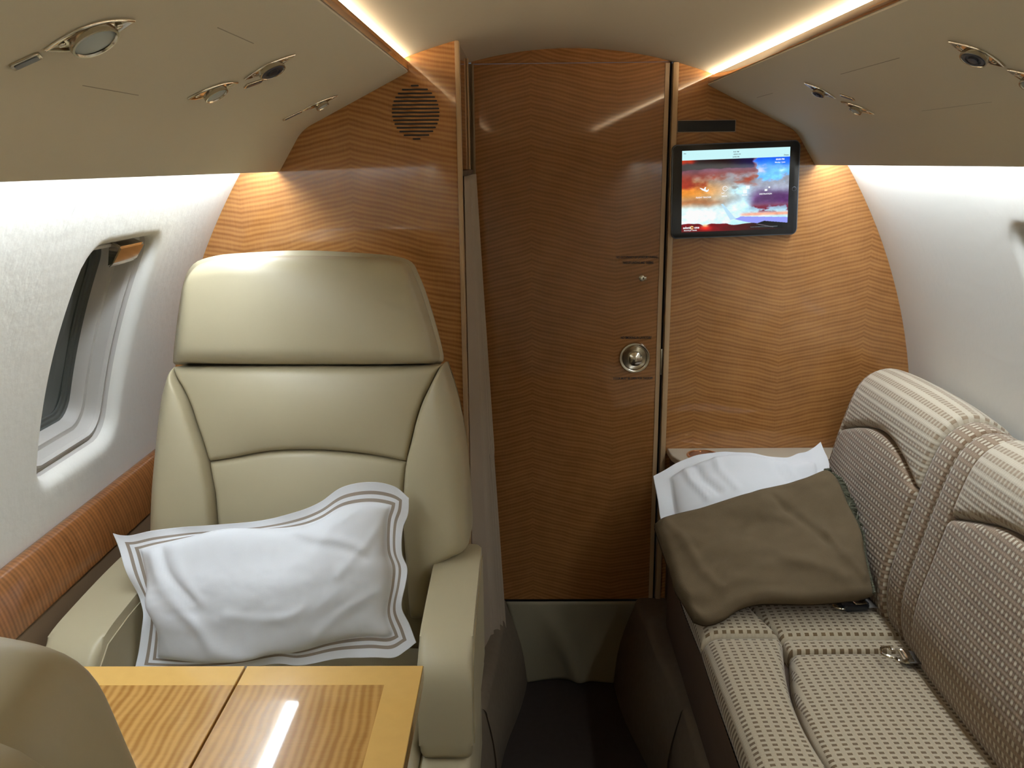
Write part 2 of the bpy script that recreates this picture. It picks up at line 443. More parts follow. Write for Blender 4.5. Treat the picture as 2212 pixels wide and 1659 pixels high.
def side_wall(s, yend, wyc, name):
    """curved sidewall with one rounded window opening; s = -1 left, +1 right"""
    WY, WZ, HY, HZ = wyc, 1.14, .133, .186
    bm = bmesh.new(); n = 96
    def P(y, z, out=0.0):
        h = hw(z); dz = 1e-3; dh = (hw(z + dz) - hw(z - dz)) / (2 * dz)
        nx, nz = 1 / math.hypot(1, dh), -dh / math.hypot(1, dh)
        return Vector((CX + s * (h + out * nx), y, z + out * nz))
    ang = [2 * PI * k / n for k in range(n)]
    hole = []
    r = .045
    for a in ang:   # superellipse-like rounded rectangle, point along direction a
        c, sn = math.cos(a), math.sin(a)
        t = min(HY / max(abs(c), 1e-6), HZ / max(abs(sn), 1e-6)); y, z = t * c, t * sn
        if abs(y) > HY - r and abs(z) > HZ - r:
            # intersect with corner circle
            cy, cz = math.copysign(HY - r, y), math.copysign(HZ - r, z)
            B = c * cy + sn * cz; D = B * B - (cy * cy + cz * cz - r * r)
            if D > 0: t = B + math.sqrt(D); y, z = t * c, t * sn
        hole.append((y, z))
    outer = []
    OY, OZ = .24, .28
    for a in ang:
        c, sn = math.cos(a), math.sin(a); t = min(OY / max(abs(c), 1e-6), OZ / max(abs(sn), 1e-6)); outer.append((t * c, t * sn))
    for ccy in (-OY, OY):
        for ccz in (-OZ, OZ):
            k = min(range(n), key=lambda i: (outer[i][0] - ccy) ** 2 + (outer[i][1] - ccz) ** 2); outer[k] = (ccy, ccz)
    rings = []
    for t in (1, .85, .7, .55, .42, .33):
        rings.append([bm.verts.new(P(WY + hy + (oy - hy) * t, WZ + hz + (oz - hz) * t)) for (hy, hz), (oy, oz) in zip(hole, outer)])
    rad = .022
    for q in (0, .17, .33, .5, .67, .83, 1.0):
        a = q * PI / 2; ins = rad * (1 - math.sin(a)); out = rad * (1 - math.cos(a))
        ring = []
        for (hy, hz) in hole:
            L = math.hypot(hy, hz); k = (L + ins) / L
            ring.append(bm.verts.new(P(WY + hy * k, WZ + hz * k, out)))
        rings.append(ring)
    for A, B in zip(rings, rings[1:]):
        for k in range(n): bm.faces.new((A[k], A[(k + 1) % n], B[(k + 1) % n], B[k]))
    zt, zb = 1.60, .25
    def patch(y0, y1, z0, z1, m):
        zs = np.linspace(z0, z1, m); A = [bm.verts.new(P(y0, z)) for z in zs]; B = [bm.verts.new(P(y1, z)) for z in zs]
        for i in range(m - 1): bm.faces.new((A[i], B[i], B[i + 1], A[i + 1]))
    patch(Y0, WY - OY, zb, zt, 60); patch(WY + OY, yend, zb, zt, 60)
    patch(WY - OY, WY + OY, zb, WZ - OZ, 30); patch(WY - OY, WY + OY, WZ + OZ, zt, 14)
    me_o = bm_obj(name, bm, M_wall, angle=None)
    struct(me_o)
    # the window itself
    w = thing('window_1' if s < 0 else 'window_2', (CX + s * hw(WZ), WY, WZ), None, None, kind='structure')
    def ringset(prof, nm, mat, cap=None, shift=0.0):
        b = bmesh.new(); rs = []
        for ins, out in prof:
            ring = []
            for (hy, hz) in hole:
                sy = (HY - ins) / HY; sz = (HZ - ins) / HZ
                ring.append(b.verts.new(P(WY + hy * sy, WZ + hz * sz, out)))
            rs.append(ring)
        for A, B in zip(rs, rs[1:]):
            for k in range(n): b.faces.new((A[k], A[(k + 1) % n], B[(k + 1) % n], B[k]))
        if cap: b.faces.new(rs[-1])
        bm_obj(nm, b, mat, w, angle=35)
    ringset([(0, .021), (.001, .030), (.009, .031), (.010, .026), (.014, .025), (.017, .032)], 'window_frame', M_reveal)
    ringset([(.017, .032), (.020, .052), (.023, .053), (.028, .053), (.031, .057), (.033, .066), (.036, .074)], 'window_reveal', M_reveal)
    ringset([(.036, .0735), (.038, .077), (.042, .078), (.044, .081), (.048, .082), (.050, .085)], 'window_seal', M_wseal)
    ringset([(.048, .0842), (.053, .0845)], 'window_pane', M_glass, cap=True)
    # shade handle at the top of the reveal
    b = bmesh.new()
    def H(dy, dz, out): return P(WY + dy, WZ + dz, out)
    for (y0, y1, z0, z1, o0, o1) in ((-.012, .082, HZ - .048, HZ - .006, .006, .034),):
        c = [H(y0, z1, o0), H(y1, z1, o0), H(y1, z0 + .012, o0 + .004), H(y0, z0 + .012, o0 + .004), H(y0 + .012, z1, o1), H(y1 - .012, z1, o1), H(y1 - .016, z0, o1 - .012), H(y0 + .016, z0, o1 - .012)]
        v = [b.verts.new(p) for p in c]
        for f in ((0, 1, 2, 3), (7, 6, 5, 4), (0, 4, 5, 1), (1, 5, 6, 2), (2, 6, 7, 3), (3, 7, 4, 0)): b.faces.new([v[i] for i in f])
        bmesh.ops.bevel(b, geom=list(b.edges), offset=.003, segments=2, affect='EDGES')
    bm_obj('shade_handle', b, M_chrome, w)
side_wall(-1, YL + .01, 1.433, 'wall_left')
side_wall(1, YR + .01, 1.455, 'wall_right')

# rear bulkhead: left panel, right panel
def fuselage_pts(x_edge, s, z0=.25):
    pts = [(x_edge, z0)]
    for z in np.linspace(z0, 1.56, 34): pts.append((CX + s * hw(z), z))
    pts.append((CX + s * .44, 1.655))
    for xo in np.linspace(.352, abs(x_edge - CX), 8): pts.append((CX + s * xo, ceil_z(xo) + .004))
    return pts
def wall_panel(name, x_edge, s, y, th, mat):
    pts = fuselage_pts(x_edge, s)
    return struct(prism(name, pts, lambda p, a: Vector((p[0], a, p[1])), y, y + th, mat, angle=20))
wall_panel('wall_back_left', -.131, -1, YL, .03, M_woodL)
wall_panel('wall_back_right', .376, 1, YR, .03, M_wood)
struct(box('wall_front', -.85, 1.07, Y0 - .03, Y0, .0, 1.72, M_liner))
# jamb between left panel and door
struct(box('wall_back_jamb', -.165, -.129, YL + .03, YR + .03, .25, 1.688, M_woodD))
struct(box('trim_1', -.1345, -.1255, YL - .006, YL + .022, .255, 1.686, M_lightwood, bev=.002))
struct(box('trim_2', .363, .3765, YR - .010, YR + .02, .255, ceil_z(.26) - .001, M_lightwood, bev=.002))
struct(box('trim_3', -.1285, -.1245, YR - .12, YR - .105, .255, 1.683, M_lightwood, bev=.001))

# floor: sunken aisle with carpeted sides
def build_floor():
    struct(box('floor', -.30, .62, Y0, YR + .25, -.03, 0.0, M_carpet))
    struct(box('leak_block_door', -.30, .62, YR + .036, YR + .06, 0, .35, M_dark))  # unseen dark board added to block light leaking under the door
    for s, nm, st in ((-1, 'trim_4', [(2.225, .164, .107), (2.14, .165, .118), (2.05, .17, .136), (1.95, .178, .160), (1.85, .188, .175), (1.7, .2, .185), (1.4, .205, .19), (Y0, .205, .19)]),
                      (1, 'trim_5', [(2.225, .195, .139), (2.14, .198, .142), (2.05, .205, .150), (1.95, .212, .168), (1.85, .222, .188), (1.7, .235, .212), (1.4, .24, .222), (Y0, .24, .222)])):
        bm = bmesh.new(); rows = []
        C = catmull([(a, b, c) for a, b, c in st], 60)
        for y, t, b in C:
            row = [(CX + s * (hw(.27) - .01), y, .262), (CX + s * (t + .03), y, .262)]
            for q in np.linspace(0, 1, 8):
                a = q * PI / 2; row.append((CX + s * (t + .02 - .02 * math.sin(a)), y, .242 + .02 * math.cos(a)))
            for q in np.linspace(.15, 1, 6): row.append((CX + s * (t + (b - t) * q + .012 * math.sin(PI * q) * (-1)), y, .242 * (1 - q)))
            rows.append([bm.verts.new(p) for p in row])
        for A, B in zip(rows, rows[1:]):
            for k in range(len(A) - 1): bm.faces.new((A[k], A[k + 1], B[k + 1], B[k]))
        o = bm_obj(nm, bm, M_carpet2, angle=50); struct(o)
build_floor()

# ------------------------------------------------------------------ door with its hardware
door = thing('door_1', (.116, YR, .255), None, None, kind='structure')
def arch_pts():
    xs = np.linspace(-.1245, .3595, 30)
    return [(-.1245, 1.6835), (.3595, 1.6835)] + [(x, ceil_z(x - CX) + .003) for x in xs[::-1]]
prism('door_head', arch_pts(), lambda p, a: Vector((p[0], a, p[1])), YR + .006, YR + .035, M_woodD, door, angle=20)
box('door_leaf', -.119, .3555, YR + .003, YR + .035, .255, 1.682, M_woodD, door)
box('door_edge_strip', .3455, .356, YR + .0005, YR + .004, .257, 1.680, M_lightwood, door)
box('door_frame', -.1295, -.1182, YR + .0045, YR + .03, .255, 1.684, M_hinge, door)
box('hinge_strip', -.1225, -.1185, YR - .004, YR + .006, .257, 1.680, M_hinge, door)
box('door_gap', .3565, .3625, YR + .012, YR + .03, .255, 1.69, M_dark, door)
box('strike_plate', .3570, .3610, YR - .001, YR + .01, .905, .975, M_nickel, door, bev=.001)
KN = at(1371, 773, Y=YR)
MK = frame_M((KN[0], YR + .003, KN[2]), (1, 0, 0), (0, 0, 1), (0, -1, 0))
bm = bmesh.new(); lathe(bm, [(.0300, .0015), (.0315, .0045), (.034, .006), (.039, .006), (.0415, .002), (.0415, -.002)], MK, 48)
bm_obj('knob_rose', bm, M_chrome, door)
bm = bmesh.new(); lathe(bm, [(.0, .0012), (.018, .0008), (.026, .0016), (.031, .0042)], MK, 40); bm_obj('knob_cup', bm, M_nickel, door)
bm = bmesh.new(); lathe(bm, [(.009, .001), (.009, .005), (.017, .008), (.0195, .014), (.0185, .020), (.010, .0235), (.0, .0245)], MK, 12)
kn = bm_obj('knob', bm, M_chrome, door)
HK = at(1389, 601, Y=YR)
bm = bmesh.new(); lathe(bm, [(.0075, 0), (.0075, .003), (.005, .004), (0, .004)], frame_M((HK[0] - .003, YR + .003, HK[2]), (1, 0, 0), (0, 0, 1), (0, -1, 0)), 20)
lathe(bm, [(.004, 0), (.004, .006), (.0, .007)], frame_M((HK[0] - .006, YR + .001, HK[2]), (1, 0, 0), (0, 0, 1), (0, -1, 0)), 16)
add_box(bm, HK[0] - .002, HK[0] + .009, YR - .001, YR + .003, HK[2] - .004, HK[2] + .004, .0015)
bm_obj('latch_indicator', bm, M_nickel, door)
def door_text(s, px0, px1, py, hgt):
    a = at(px0, py, Y=YR); b = at(px1, py, Y=YR)
    M0 = Matrix.Identity(4)
    c = ((a[0] + b[0]) / 2, YR + .0026, (a[2] + b[2]) / 2)
    o = text_obj('lettering', s, hgt, M0, M_text, None)
    wd = max(v.co.x for v in o.data.vertices) - min(v.co.x for v in o.data.vertices); k = (b[0] - a[0]) / wd
    o.data.transform(frame_M(c, (k, 0, 0), (0, 0, 1), (0, -1, 0))); o.data.transform(Matrix.Translation(-Vector(door.location)))
    o.parent = door
door_text('NO OCCUPANCY OF LAVATORY DURING', 1332, 1421, 556, .0085)
door_text('TAKEOFF LANDING AND TAXIING', 1345, 1412, 568, .0085)
door_text('NO SMOKING IN LAVATORY', 1341, 1408, 730, .0095)
door_text('DOOR MUST BE OPEN FOR TAKEOFF', 1325, 1410, 818, .0085)

# ------------------------------------------------------------------ overhead service panels, cove and wash lights
LIP, BEND, BOT = (.338, 1.629), (.560, 1.519), (.612, 1.437)
PD = np.array([BEND[0] - LIP[0], BEND[1] - LIP[1]]); PLEN = np.linalg.norm(PD); PD /= PLEN
PNn = np.array([PD[1], -PD[0]])    # outward-down normal (toward the cabin)
def service_panel(s, yend):
    low = catmull([(LIP[0] + .003, LIP[1] + .004), (LIP[0] + .001, LIP[1] + .0005), (LIP[0] + .006, LIP[1] - .003)], 5)
    pts = [tuple(p) for p in low]
    d1 = np.array(BEND) - np.array(LIP); d2 = np.array(BOT) - np.array(BEND)
    A = np.array(BEND) - d1 / np.linalg.norm(d1) * .022; B = np.array(BEND) + d2 / np.linalg.norm(d2) * .022
    for t in np.linspace(0, 1, 9): pts.append(tuple((1 - t) ** 2 * A + 2 * t * (1 - t) * np.array(BEND) + t * t * B))
    pts += [(BOT[0] - .002, BOT[1] + .003), (BOT[0] + .001, BOT[1]), (BOT[0] + .006, BOT[1] + .002), (BOT[0] + .007, BOT[1] + .04), (.578, 1.53), (.36, 1.643), (LIP[0] + .006, 1.640)]
    lab = {-1: 'long cream overhead service panel above the leather seat', 1: 'long cream overhead service panel above the sofa'}[s]
    o = prism('overhead_panel', pts, lambda p, a: Vector((CX + s * p[0], a, p[1])), Y0, yend, M_psu, angle=35)
    tag(o, lab, 'overhead panel')
    v = box('veneer_strip', CX + s * (LIP[0] + .0005), CX + s * (LIP[0] + .0045), Y0, yend - .001, LIP[1] + .003, 1.6475, M_woodL if s < 0 else M_wood, bev=.0008); v.parent = o; v['label'] = 'figured wood veneer strip'
    lab = {-1: 'glowing warm white light line between ceiling and left overhead panel', 1: 'glowing warm white light line between ceiling and right overhead panel'}[s]
    o = prism('cove_light', [(.3445, 1.6455), (.3475, 1.6455), (.3545, 1.6545), (.3515, 1.6545)][::1], lambda p, a: Vector((CX + s * p[0], a, p[1])), Y0 + .01, yend - .004, M_cove, None, angle=None)
    tag(o, lab, 'light')
    # back of cove
    o = prism('cove_housing', [(.3465, 1.643), (.362, 1.643), (.372, 1.675), (.352, 1.675), (.3535, 1.657), (.3575, 1.655)], lambda p, a: Vector((CX + s * p[0], a, p[1])), Y0, yend - .0005, M_liner, angle=30)
    struct(o); o.name = 'trim_6' if s < 0 else 'trim_7'
    o = prism('leak_cover_left' if s < 0 else 'leak_cover_right', [(.358, 1.662), (.372, 1.674), (hw(1.6) + .03, 1.606), (hw(1.6) + .02, 1.592)], lambda p, a: Vector((CX + s * p[0], a, p[1])), Y0, yend, M_liner, angle=None)  # unseen cover added to stop outside light leaking in above the sidewall
    struct(o)
    lab = {-1: 'cool white wash light tucked behind the left overhead panel edge', 1: 'cool white wash light tucked behind the right overhead panel edge'}[s]
    o = prism('wash_light', [(.624, 1.462), (.654, 1.462), (.654, 1.467), (.624, 1.467)], lambda p, a: Vector((CX + s * p[0], a, p[1])), Y0 + .01, yend - .004, M_wash, angle=None)
    tag(o, lab, 'light')
service_panel(-1, YL - .001); service_panel(1, YR - .001)

def panel_frame(s, X, Y, rot=0.0):
    """frame on the sloped face: local x across the cabin (outboard), y along it, z out of the panel"""
    t = (abs(X - CX) - LIP[0]) / PD[0]
    o = np.array([CX + s * (LIP[0] + PD[0] * t), Y, LIP[1] + PD[1] * t])
    ex = np.array([s * PD[0], 0, PD[1]]); ey = np.array([0, 1., 0]); ez = np.array([s * PNn[0], 0, PNn[1]])
    c, sn = math.cos(rot), math.sin(rot)
    return frame_M(o, ex * c + ey * sn, -ex * sn + ey * c, ez)
def eye(Lh, Wh, n=40):
    out = []
    for k in range(n):
        a = 2 * PI * k / n; c = math.cos(a); s = math.sin(a)
        out.append((Lh * math.copysign(abs(c) ** 1.0, c), Wh * math.copysign(abs(s) ** 2.1, s)))
    return out
def fixture(kind, s, X, Y, rot, Lh, Wh, R, label, group=None):
    M = panel_frame(s, X, Y, rot)
    o = M @ Vector((0, 0, 0))
    t = thing('reading_light' if kind == 'lamp' else 'air_vent', o, label, 'reading light' if kind == 'lamp' else 'air vent', group)
    bm = bmesh.new(); n = 40; rings = []
    for sc, h in ((1.0, .0003), (1.0, .0018), (.97, .0028), (.90, .0028), (.84, .0012), (.6, .0008), (.3, .0008)):
        rings.append([bm.verts.new(M @ Vector((x * sc, y * sc, h))) for x, y in eye(Lh, Wh, n)])
    for A, B in zip(rings, rings[1:]):
        for k in range(n): bm.faces.new((A[k], A[(k + 1) % n], B[(k + 1) % n], B[k]))
    bm.faces.new(rings[-1])
    for sx in (-1, 1): add_box(bm, sx * Lh * .62 - .003, sx * Lh * .62 + .003, -.003, .003, .0008, .0032, .001, M=M)
    bm_obj('bezel', bm, M_chrome, t, angle=50)
    tilt = Matrix.Rotation(math.radians(7 if kind == 'lamp' else 9), 4, 'X')
    bm = bmesh.new(); T = M @ Matrix.Translation((0, 0, .0042)) @ tilt
    lathe(bm, [(R * .97, -.0015), (R * 1.06, .002), (R * 1.02, .0058), (R * .93, .006), (R * .88, .0045)], T, 32)
    bm_obj('collar', bm, M_nickel, t)
    bm = bmesh.new()
    if kind == 'lamp':
        lathe(bm, [(R * .9, .0035), (R * .6, .0052), (0, .006)], T, 32); bm_obj('lens', bm, M_lens, t)
    else:
        lathe(bm, [(R * .9, .004), (R * .8, .0062), (R * .62, .0062), (R * .58, .0045), (R * .4, .0045), (R * .36, .007), (0, .0075)], T, 32); bm_obj('nozzle', bm, M_nozzle, t)
    return t
fixture('lamp', -1, -.367, .785, -.60, .0405, .0235, .0205, 'largest chrome eye-shaped reading light with pale lens, nearest on the left overhead panel')
fixture('vent', -1, -.333, 1.209, -.24, .0375, .0175, .0175, 'chrome eye-shaped air vent with dark blue round centre on the left overhead panel')
fixture('lamp', -1, -.397, 1.170, -.80, .039, .0185, .0155, 'chrome reading light with pale lens just outboard of the left panel air vent')
fixture('lamp', -1, -.367, 1.650, -.55, .037, .015, .012, 'narrow chrome reading light on the left overhead panel nearest the speaker grille')
fixture('vent', 1, .557, 1.140, -.22, .037, .0185, .0165, 'chrome eye-shaped air vent with dark blue round centre on the right overhead panel')
fixture('lamp', 1, .625, 1.125, -.35, .036, .017, .0155, 'chrome reading light cut off by the right edge of the photo')
fixture('vent', 1, .555, 1.714, -.12, .033, .0145, .0115, 'small dark-centred chrome vent on the right overhead panel above the tablet side')
fixture('lamp', 1, .620, 1.695, -.6, .034, .0145, .0115, 'small pale-lensed chrome reading light beside the dark-centred vent over the sofa')
def indicator(s, X, Y, rot, hl, hwid, label):
    M = panel_frame(s, X, Y, rot); o = M @ Vector((0, 0, 0))
    t = thing('indicator_light', o, label, 'indicator light')
    bm = bmesh.new(); add_prism(bm, rrect(0, 0, hl, hwid, min(hl, hwid) * .4, 4), lambda p, a: M @ Vector((p[0], p[1], a)), -.001, .0022, .0006, 2); bm_obj('surround', bm, M_psu if hl > .02 else M_nickel, t)
    bm = bmesh.new(); add_prism(bm, rrect(0, 0, hl * .78, hwid * .66, min(hl, hwid) * .25, 3), lambda p, a: M @ Vector((p[0], p[1], a)), .0015, .0028); bm_obj('window_glass', bm, M_alu, t)
indicator(-1, -.414, .764, -.30, .0130, .0080, 'small dark rectangular indicator beside the largest left reading light')
indicator(-1, -.368, 1.250, -.75, .0145, .007, 'small dark rectangular indicator beside the left dark blue air vent')
indicator(-1, -.414, 1.628, -.35, .019, .006, 'small dark rectangular indicator outboard of the narrow left reading light')
indicator(1, .588, 1.662, -.7, .014, .006, 'small dark rectangular indicator between the two small fixtures over the sofa')
def seam(s, a, b, label):
    bm = bmesh.new(); M = panel_frame(s, a[0], 0)
    X = a[0]; Mf = panel_frame(s, X, (a[1] + b[1]) / 2)
    add_box(bm, -.0005, .0005, -(b[1] - a[1]) / 2, (b[1] - a[1]) / 2, -.0004, .0003, M=Mf)
    o = bm_obj('panel_seam', bm, M_seam, None); tag(o, label, 'panel seam')
seam(-1, (-.312, .95), (-.312, 1.073), 'fine seam line on the left overhead panel toward the ceiling glow')
seam(-1, (-.432, .895), (-.432, 1.023), 'faint seam line on the left overhead panel near its lower bend')
seam(1, (.531, 1.308), (.531, 1.542), 'long fine seam line on the right overhead panel')
seam(1, (.531, 1.95), (.531, 2.079), 'short seam line on the right overhead panel near the rear wall')
seam(1, (.656, 1.285), (.656, 1.506), 'faint seam line on the right overhead panel near its lower bend')

# ------------------------------------------------------------------ things on the rear wall
def speaker():
    c = at(898, 243, Y=YL); t = thing('speaker_grille', (c[0], YL, c[2]), 'round speaker grille of dark horizontal slots in the left wood panel', 'speaker')
    n = 15; R = .0505
    for k in range(n):
        z = (k - (n - 1) / 2) * .00735; hwid = math.sqrt(max(R * R - (abs(z) * .965) ** 2, .0001)) * (.96 if abs(z) < .045 else .8)
        bm = bmesh.new(); add_prism(bm, rrect(0, z, hwid, .0017, .0016, 4), lambda p, a: Vector((c[0] + p[0], a, c[2] + p[1])), YL - .0012, YL + .002)
        bm_obj('slot_shade_bar', bm, M_text, t)  # dark inlaid bars; shade inside the slots put into their colour
speaker()
def sign():
    a = at(1463, 260, Y=YR); b = at(1588, 285, Y=YR)
    t = thing('unlit_sign', ((a[0] + b[0]) / 2, YR, (a[2] + b[2]) / 2), 'small dark unlit rectangular sign above the tablet', 'sign')
    bm = bmesh.new(); add_prism(bm, rrect((a[0] + b[0]) / 2, (a[2] + b[2]) / 2, (b[0] - a[0]) / 2, (a[2] - b[2]) / 2, .001, 2), lambda p, q: Vector((p[0], q, p[1])), YR - .003, YR)
    bm_obj('frame', bm, M_signframe, t)
    bm = bmesh.new(); add_prism(bm, rrect((a[0] + b[0]) / 2, (a[2] + b[2]) / 2, (b[0] - a[0]) / 2 - .0015, (a[2] - b[2]) / 2 - .0015, .001, 2), lambda p, q: Vector((p[0], q, p[1])), YR - .0045, YR - .002)
    bm_obj('glass', bm, M_sign, t)
sign()
def tablet():
    c = np.array([.5235, YR - .016, 1.379]); rot = math.radians(1.6)
    ex = np.array([math.cos(rot), 0, math.sin(rot)]); ez = np.array([-math.sin(rot), 0, math.cos(rot)])
    t = thing('tablet', c, 'large black tablet on the right wood panel showing a sunset sky over a wing', 'tablet')
    P = lambda x, y, d: Vector(c + ex * x + ez * y + np.array([0, -d, 0]))
    W, H = .154, .1115
    bm = bmesh.new(); add_prism(bm, rrect(0, 0, W + .0025, H + .0025, .014, 6), lambda p, a: P(p[0], p[1], a), -.008, .0035, .002, 3); bm_obj('case', bm, M_alu, t)
    bm = bmesh.new(); add_prism(bm, rrect(0, 0, W, H, .012, 6), lambda p, a: P(p[0], p[1], a), .003, .0052, .0006, 2); bm_obj('bezel', bm, M_black, t)
    bm = bmesh.new(); add_prism(bm, [(x * .02, y * .02) for x, y in rrect(0, 0, 1, .2, .1, 3)], lambda p, a: P(p[0], p[1], a), -.0155, -.008)
    add_prism(bm, rrect(0, 0, .05, .04, .005, 3), lambda p, a: P(p[0], p[1], a), -.0158, -.007); bm_obj('wall_mount', bm, M_black, t)
    bm = bmesh.new(); lathe(bm, [(.0052, 0), (.0052, .0004), (.0045, .0005)], frame_M(P(W - .009, -.002, .0050), ex, ez, (0, -1, 0)), 24); bm_obj('home_button', bm, M_alu, t)
    # screen image as coloured points
    nx, ny = 330, 250; sw, sh = .1315, .0985
    U, V = np.meshgrid((np.arange(nx) + .5) / nx, (np.arange(ny) + .5) / ny)      # V up
    def mixc(a, b, f): return a + (b - a) * f[..., None]
    def C(*c): return np.array(c, float) / 255 * np.ones(U.shape + (3,))
    n1 = fbm(U * 5, V * 7, 1, 5); n2 = fbm(U * 11, V * 14, 5, 4); n3 = fbm(U * 3 + 4, V * 9, 9, 5)
    def sm(x, a, b): q = np.clip((x - a) / (b - a), 0, 1); return q * q * (3 - 2 * q)
    img = mixc(C(205, 245, 255), C(120, 95, 105), sm(V, .2, .62) * .55)
    img = mixc(img, C(215, 150, 80), sm(1 - U, .35, .95) * np.exp(-((V - .50) / .14) ** 2) * .95)
    img = mixc(img, C(165, 120, 90), np.exp(-((V - .36 + .1 * (n1 - .5)) / .055) ** 2) * sm(1 - U, .4, .8) * .9)
    cl = sm(V + .35 * (n1 - .5), .56, .66) * sm(.70 + .18 * (n2 - .5) - U, -.01, .03 + .1 * (1 - V))
    img = mixc(img, mixc(C(150, 75, 55), C(115, 85, 100), sm(V, .62, .78)), cl)
    dk = sm(V + .1 * (n1 - .5), .76, .775) * sm(.675 + .06 * (n2 - .5) - U, 0, .02)
    img = mixc(img, mixc(C(58, 25, 45), C(50, 22, 80), sm(U, .35, .65)), dk)
    img = mixc(img, C(165, 80, 50), dk * sm(1 - U, .84, .93) * sm(V + .05 * n2, .84, .88))
    bl = sm(V + .22 * (n2 - .5), .60, .67) * (1 - sm(.70 + .18 * (n2 - .5) - U, -.01, .03))
    img = mixc(img, mixc(C(130, 190, 255), C(60, 100, 240), sm(V, .70, .95)), bl)
    img = mixc(img, C(200, 205, 255), bl * sm(n2 * np.exp(-((U - .75) / .07) ** 2 - ((V - .74) / .08) ** 2), .2, .45))
    img = mixc(img, C(190, 225, 255), np.clip(np.exp(-((U - .935) / .025) ** 2 - ((V - .72) / .045) ** 2) * 1.2, 0, 1) * sm(n2, .3, .5))
    img = mixc(img, C(210, 245, 255), np.clip(1.3 * np.exp(-((U - .54) / .09) ** 2 - ((V - .50) / .055) ** 2), 0, 1) * sm(n2, .25, .5))
    pr = sm(U, .58, .72) * np.exp(-((V - .38 + .06 * (n2 - .5)) / .11) ** 2)
    img = mixc(img, C(110, 85, 120), np.clip(pr * 1.1, 0, 1))
    pr2 = sm(U + .1 * (n2 - .5), .62, .70) * np.exp(-((V - .265) / .05) ** 2) * sm(n2, .35, .5); img = mixc(img, C(125, 70, 85), np.clip(pr2 * 1.2, 0, 1))
    img = mixc(img, C(235, 165, 140), sm(U, .52, .58) * np.exp(-((V - .195) / .022) ** 2) * .85)
    img = mixc(img, C(250, 255, 255), np.clip(1.2 * np.exp(-((U - .2) / .22) ** 2 - ((V - .2) / .09) ** 2), 0, 1))
    img = mixc(img, C(225, 245, 255), np.clip(1.1 * np.exp(-((U - .50) / .1) ** 2 - ((V - .28) / .1) ** 2), 0, 1) * .8)
    hz = .095 + .012 * np.sin(U * 9) + .035 * (n2 - .5) - .03 * np.exp(-((U - .22) / .035) ** 2)
    img = mixc(img, mixc(C(110, 45, 55), C(60, 25, 35), sm(U, .35, .8)), sm(hz - V, -.004, .006))
    img = mixc(img, C(255, 235, 190), np.exp(-((U - .225) / .03) ** 2 - ((V - .07) / .02) ** 2)); img = mixc(img, C(240, 90, 70), .7 * np.exp(-((U - .225) / .06) ** 2 - ((V - .04) / .03) ** 2))
    img *= (0.9 + .25 * (n2[..., None] - .4)); 
    # the wing and its winglet
    img *= .90 + .22 * fbm(U * 22, V * 26, 41, 4)[..., None]
    img = np.clip(img * 1.08, 0, 1)
    def poly(P):
        ins = np.zeros(U.shape, bool); n = len(P)
        for i in range(n):
            x1, y1 = P[i]; x2, y2 = P[(i + 1) % n]
            c = ((y1 > V) != (y2 > V)) & (U < (x2 - x1) * (V - y1) / (y2 - y1 + 1e-12) + x1); ins ^= c
        return ins
    img[poly([(.37, .335), (.39, .335), (.50, .165), (.52, .15), (.46, .135)])] = np.array([.74, .84, .90])
    img[poly([(.50, .142), (.56, .172), (1, .145), (1, .075), (.72, .08), (.62, .10)])] = np.array([.62, .64, .88])
    img[poly([(.70, .075), (.78, .108), (1, .075), (1, 0), (.74, .03)])] = np.array([.08, .09, .13])
    img[poly([(.70, .072), (.72, .074), (.88, .028), (.86, .025)])] = np.array([.5, .48, .5])
    top = V > .885; img[top] = np.array([.80, .985, 1.0])
    pic = ~top; img[pic] = (img[pic] - .5) * 1.28 + .47; lum = img.mean(axis=2, keepdims=True); img = np.where(pic[..., None], lum + (img - lum) * 1.25, img)
    img = np.clip(img, 0, 1) ** 2.2
    xs = np.linspace(-sw, sw, nx + 1); ys = np.linspace(-sh, sh, ny + 1)
    vts = [P(x, y, .00535) for y in ys for x in xs]
    fcs = [(j * (nx + 1) + i, j * (nx + 1) + i + 1, (j + 1) * (nx + 1) + i + 1, (j + 1) * (nx + 1) + i) for j in range(ny) for i in range(nx)]
    me = bpy.data.meshes.new('screen'); me.from_pydata([tuple(v) for v in vts], [], fcs)
    ca = me.color_attributes.new('picture', 'FLOAT_COLOR', 'CORNER')
    buf = np.ones((nx * ny, 4, 4)); buf[:, :, :3] = img.reshape(-1, 1, 3); ca.data.foreach_set('color', buf.reshape(-1))
    m = NT('screen_picture'); m.col((.005, .005, .006)); m.set(Roughness=.06)
    vc = m.n('ShaderNodeVertexColor', layer_name='picture'); m.l(vc.outputs[0], m.p.inputs['Emission Color']); m.p.inputs['Emission Strength'].default_value = .95
    link('screen', me, m.m, t, None, smooth=False)
    Mw = emit('screen_white', (.95, .98, 1), 1.0); Mg = emit('screen_grey', (.25, .3, .33), .5); Mo = emit('screen_orange', (1, .6, .2), 1.0)
    def tx(s, u, v, size, mat, al='CENTER'):
        p = P((u - .5) * 2 * sw, (v - .5) * 2 * sh, .0056); text_obj('screen_text', s, size, frame_M(p, ex, ez, (0, -1, 0)), mat, t, al, .0001)
    tx('9:41 PM', .5, .965, .0042, Mg); tx('adonis one', .51, .938, .004, Mg); tx('LOG IN', .5, .905, .0048, Mg); tx('Done', .965, .905, .005, Mg); tx('iPad', .025, .965, .0036, Mg)
    tx('00:00 PM', .91, .855, .0055, Mw); tx('Monday 1 June', .91, .82, .0042, Mw)
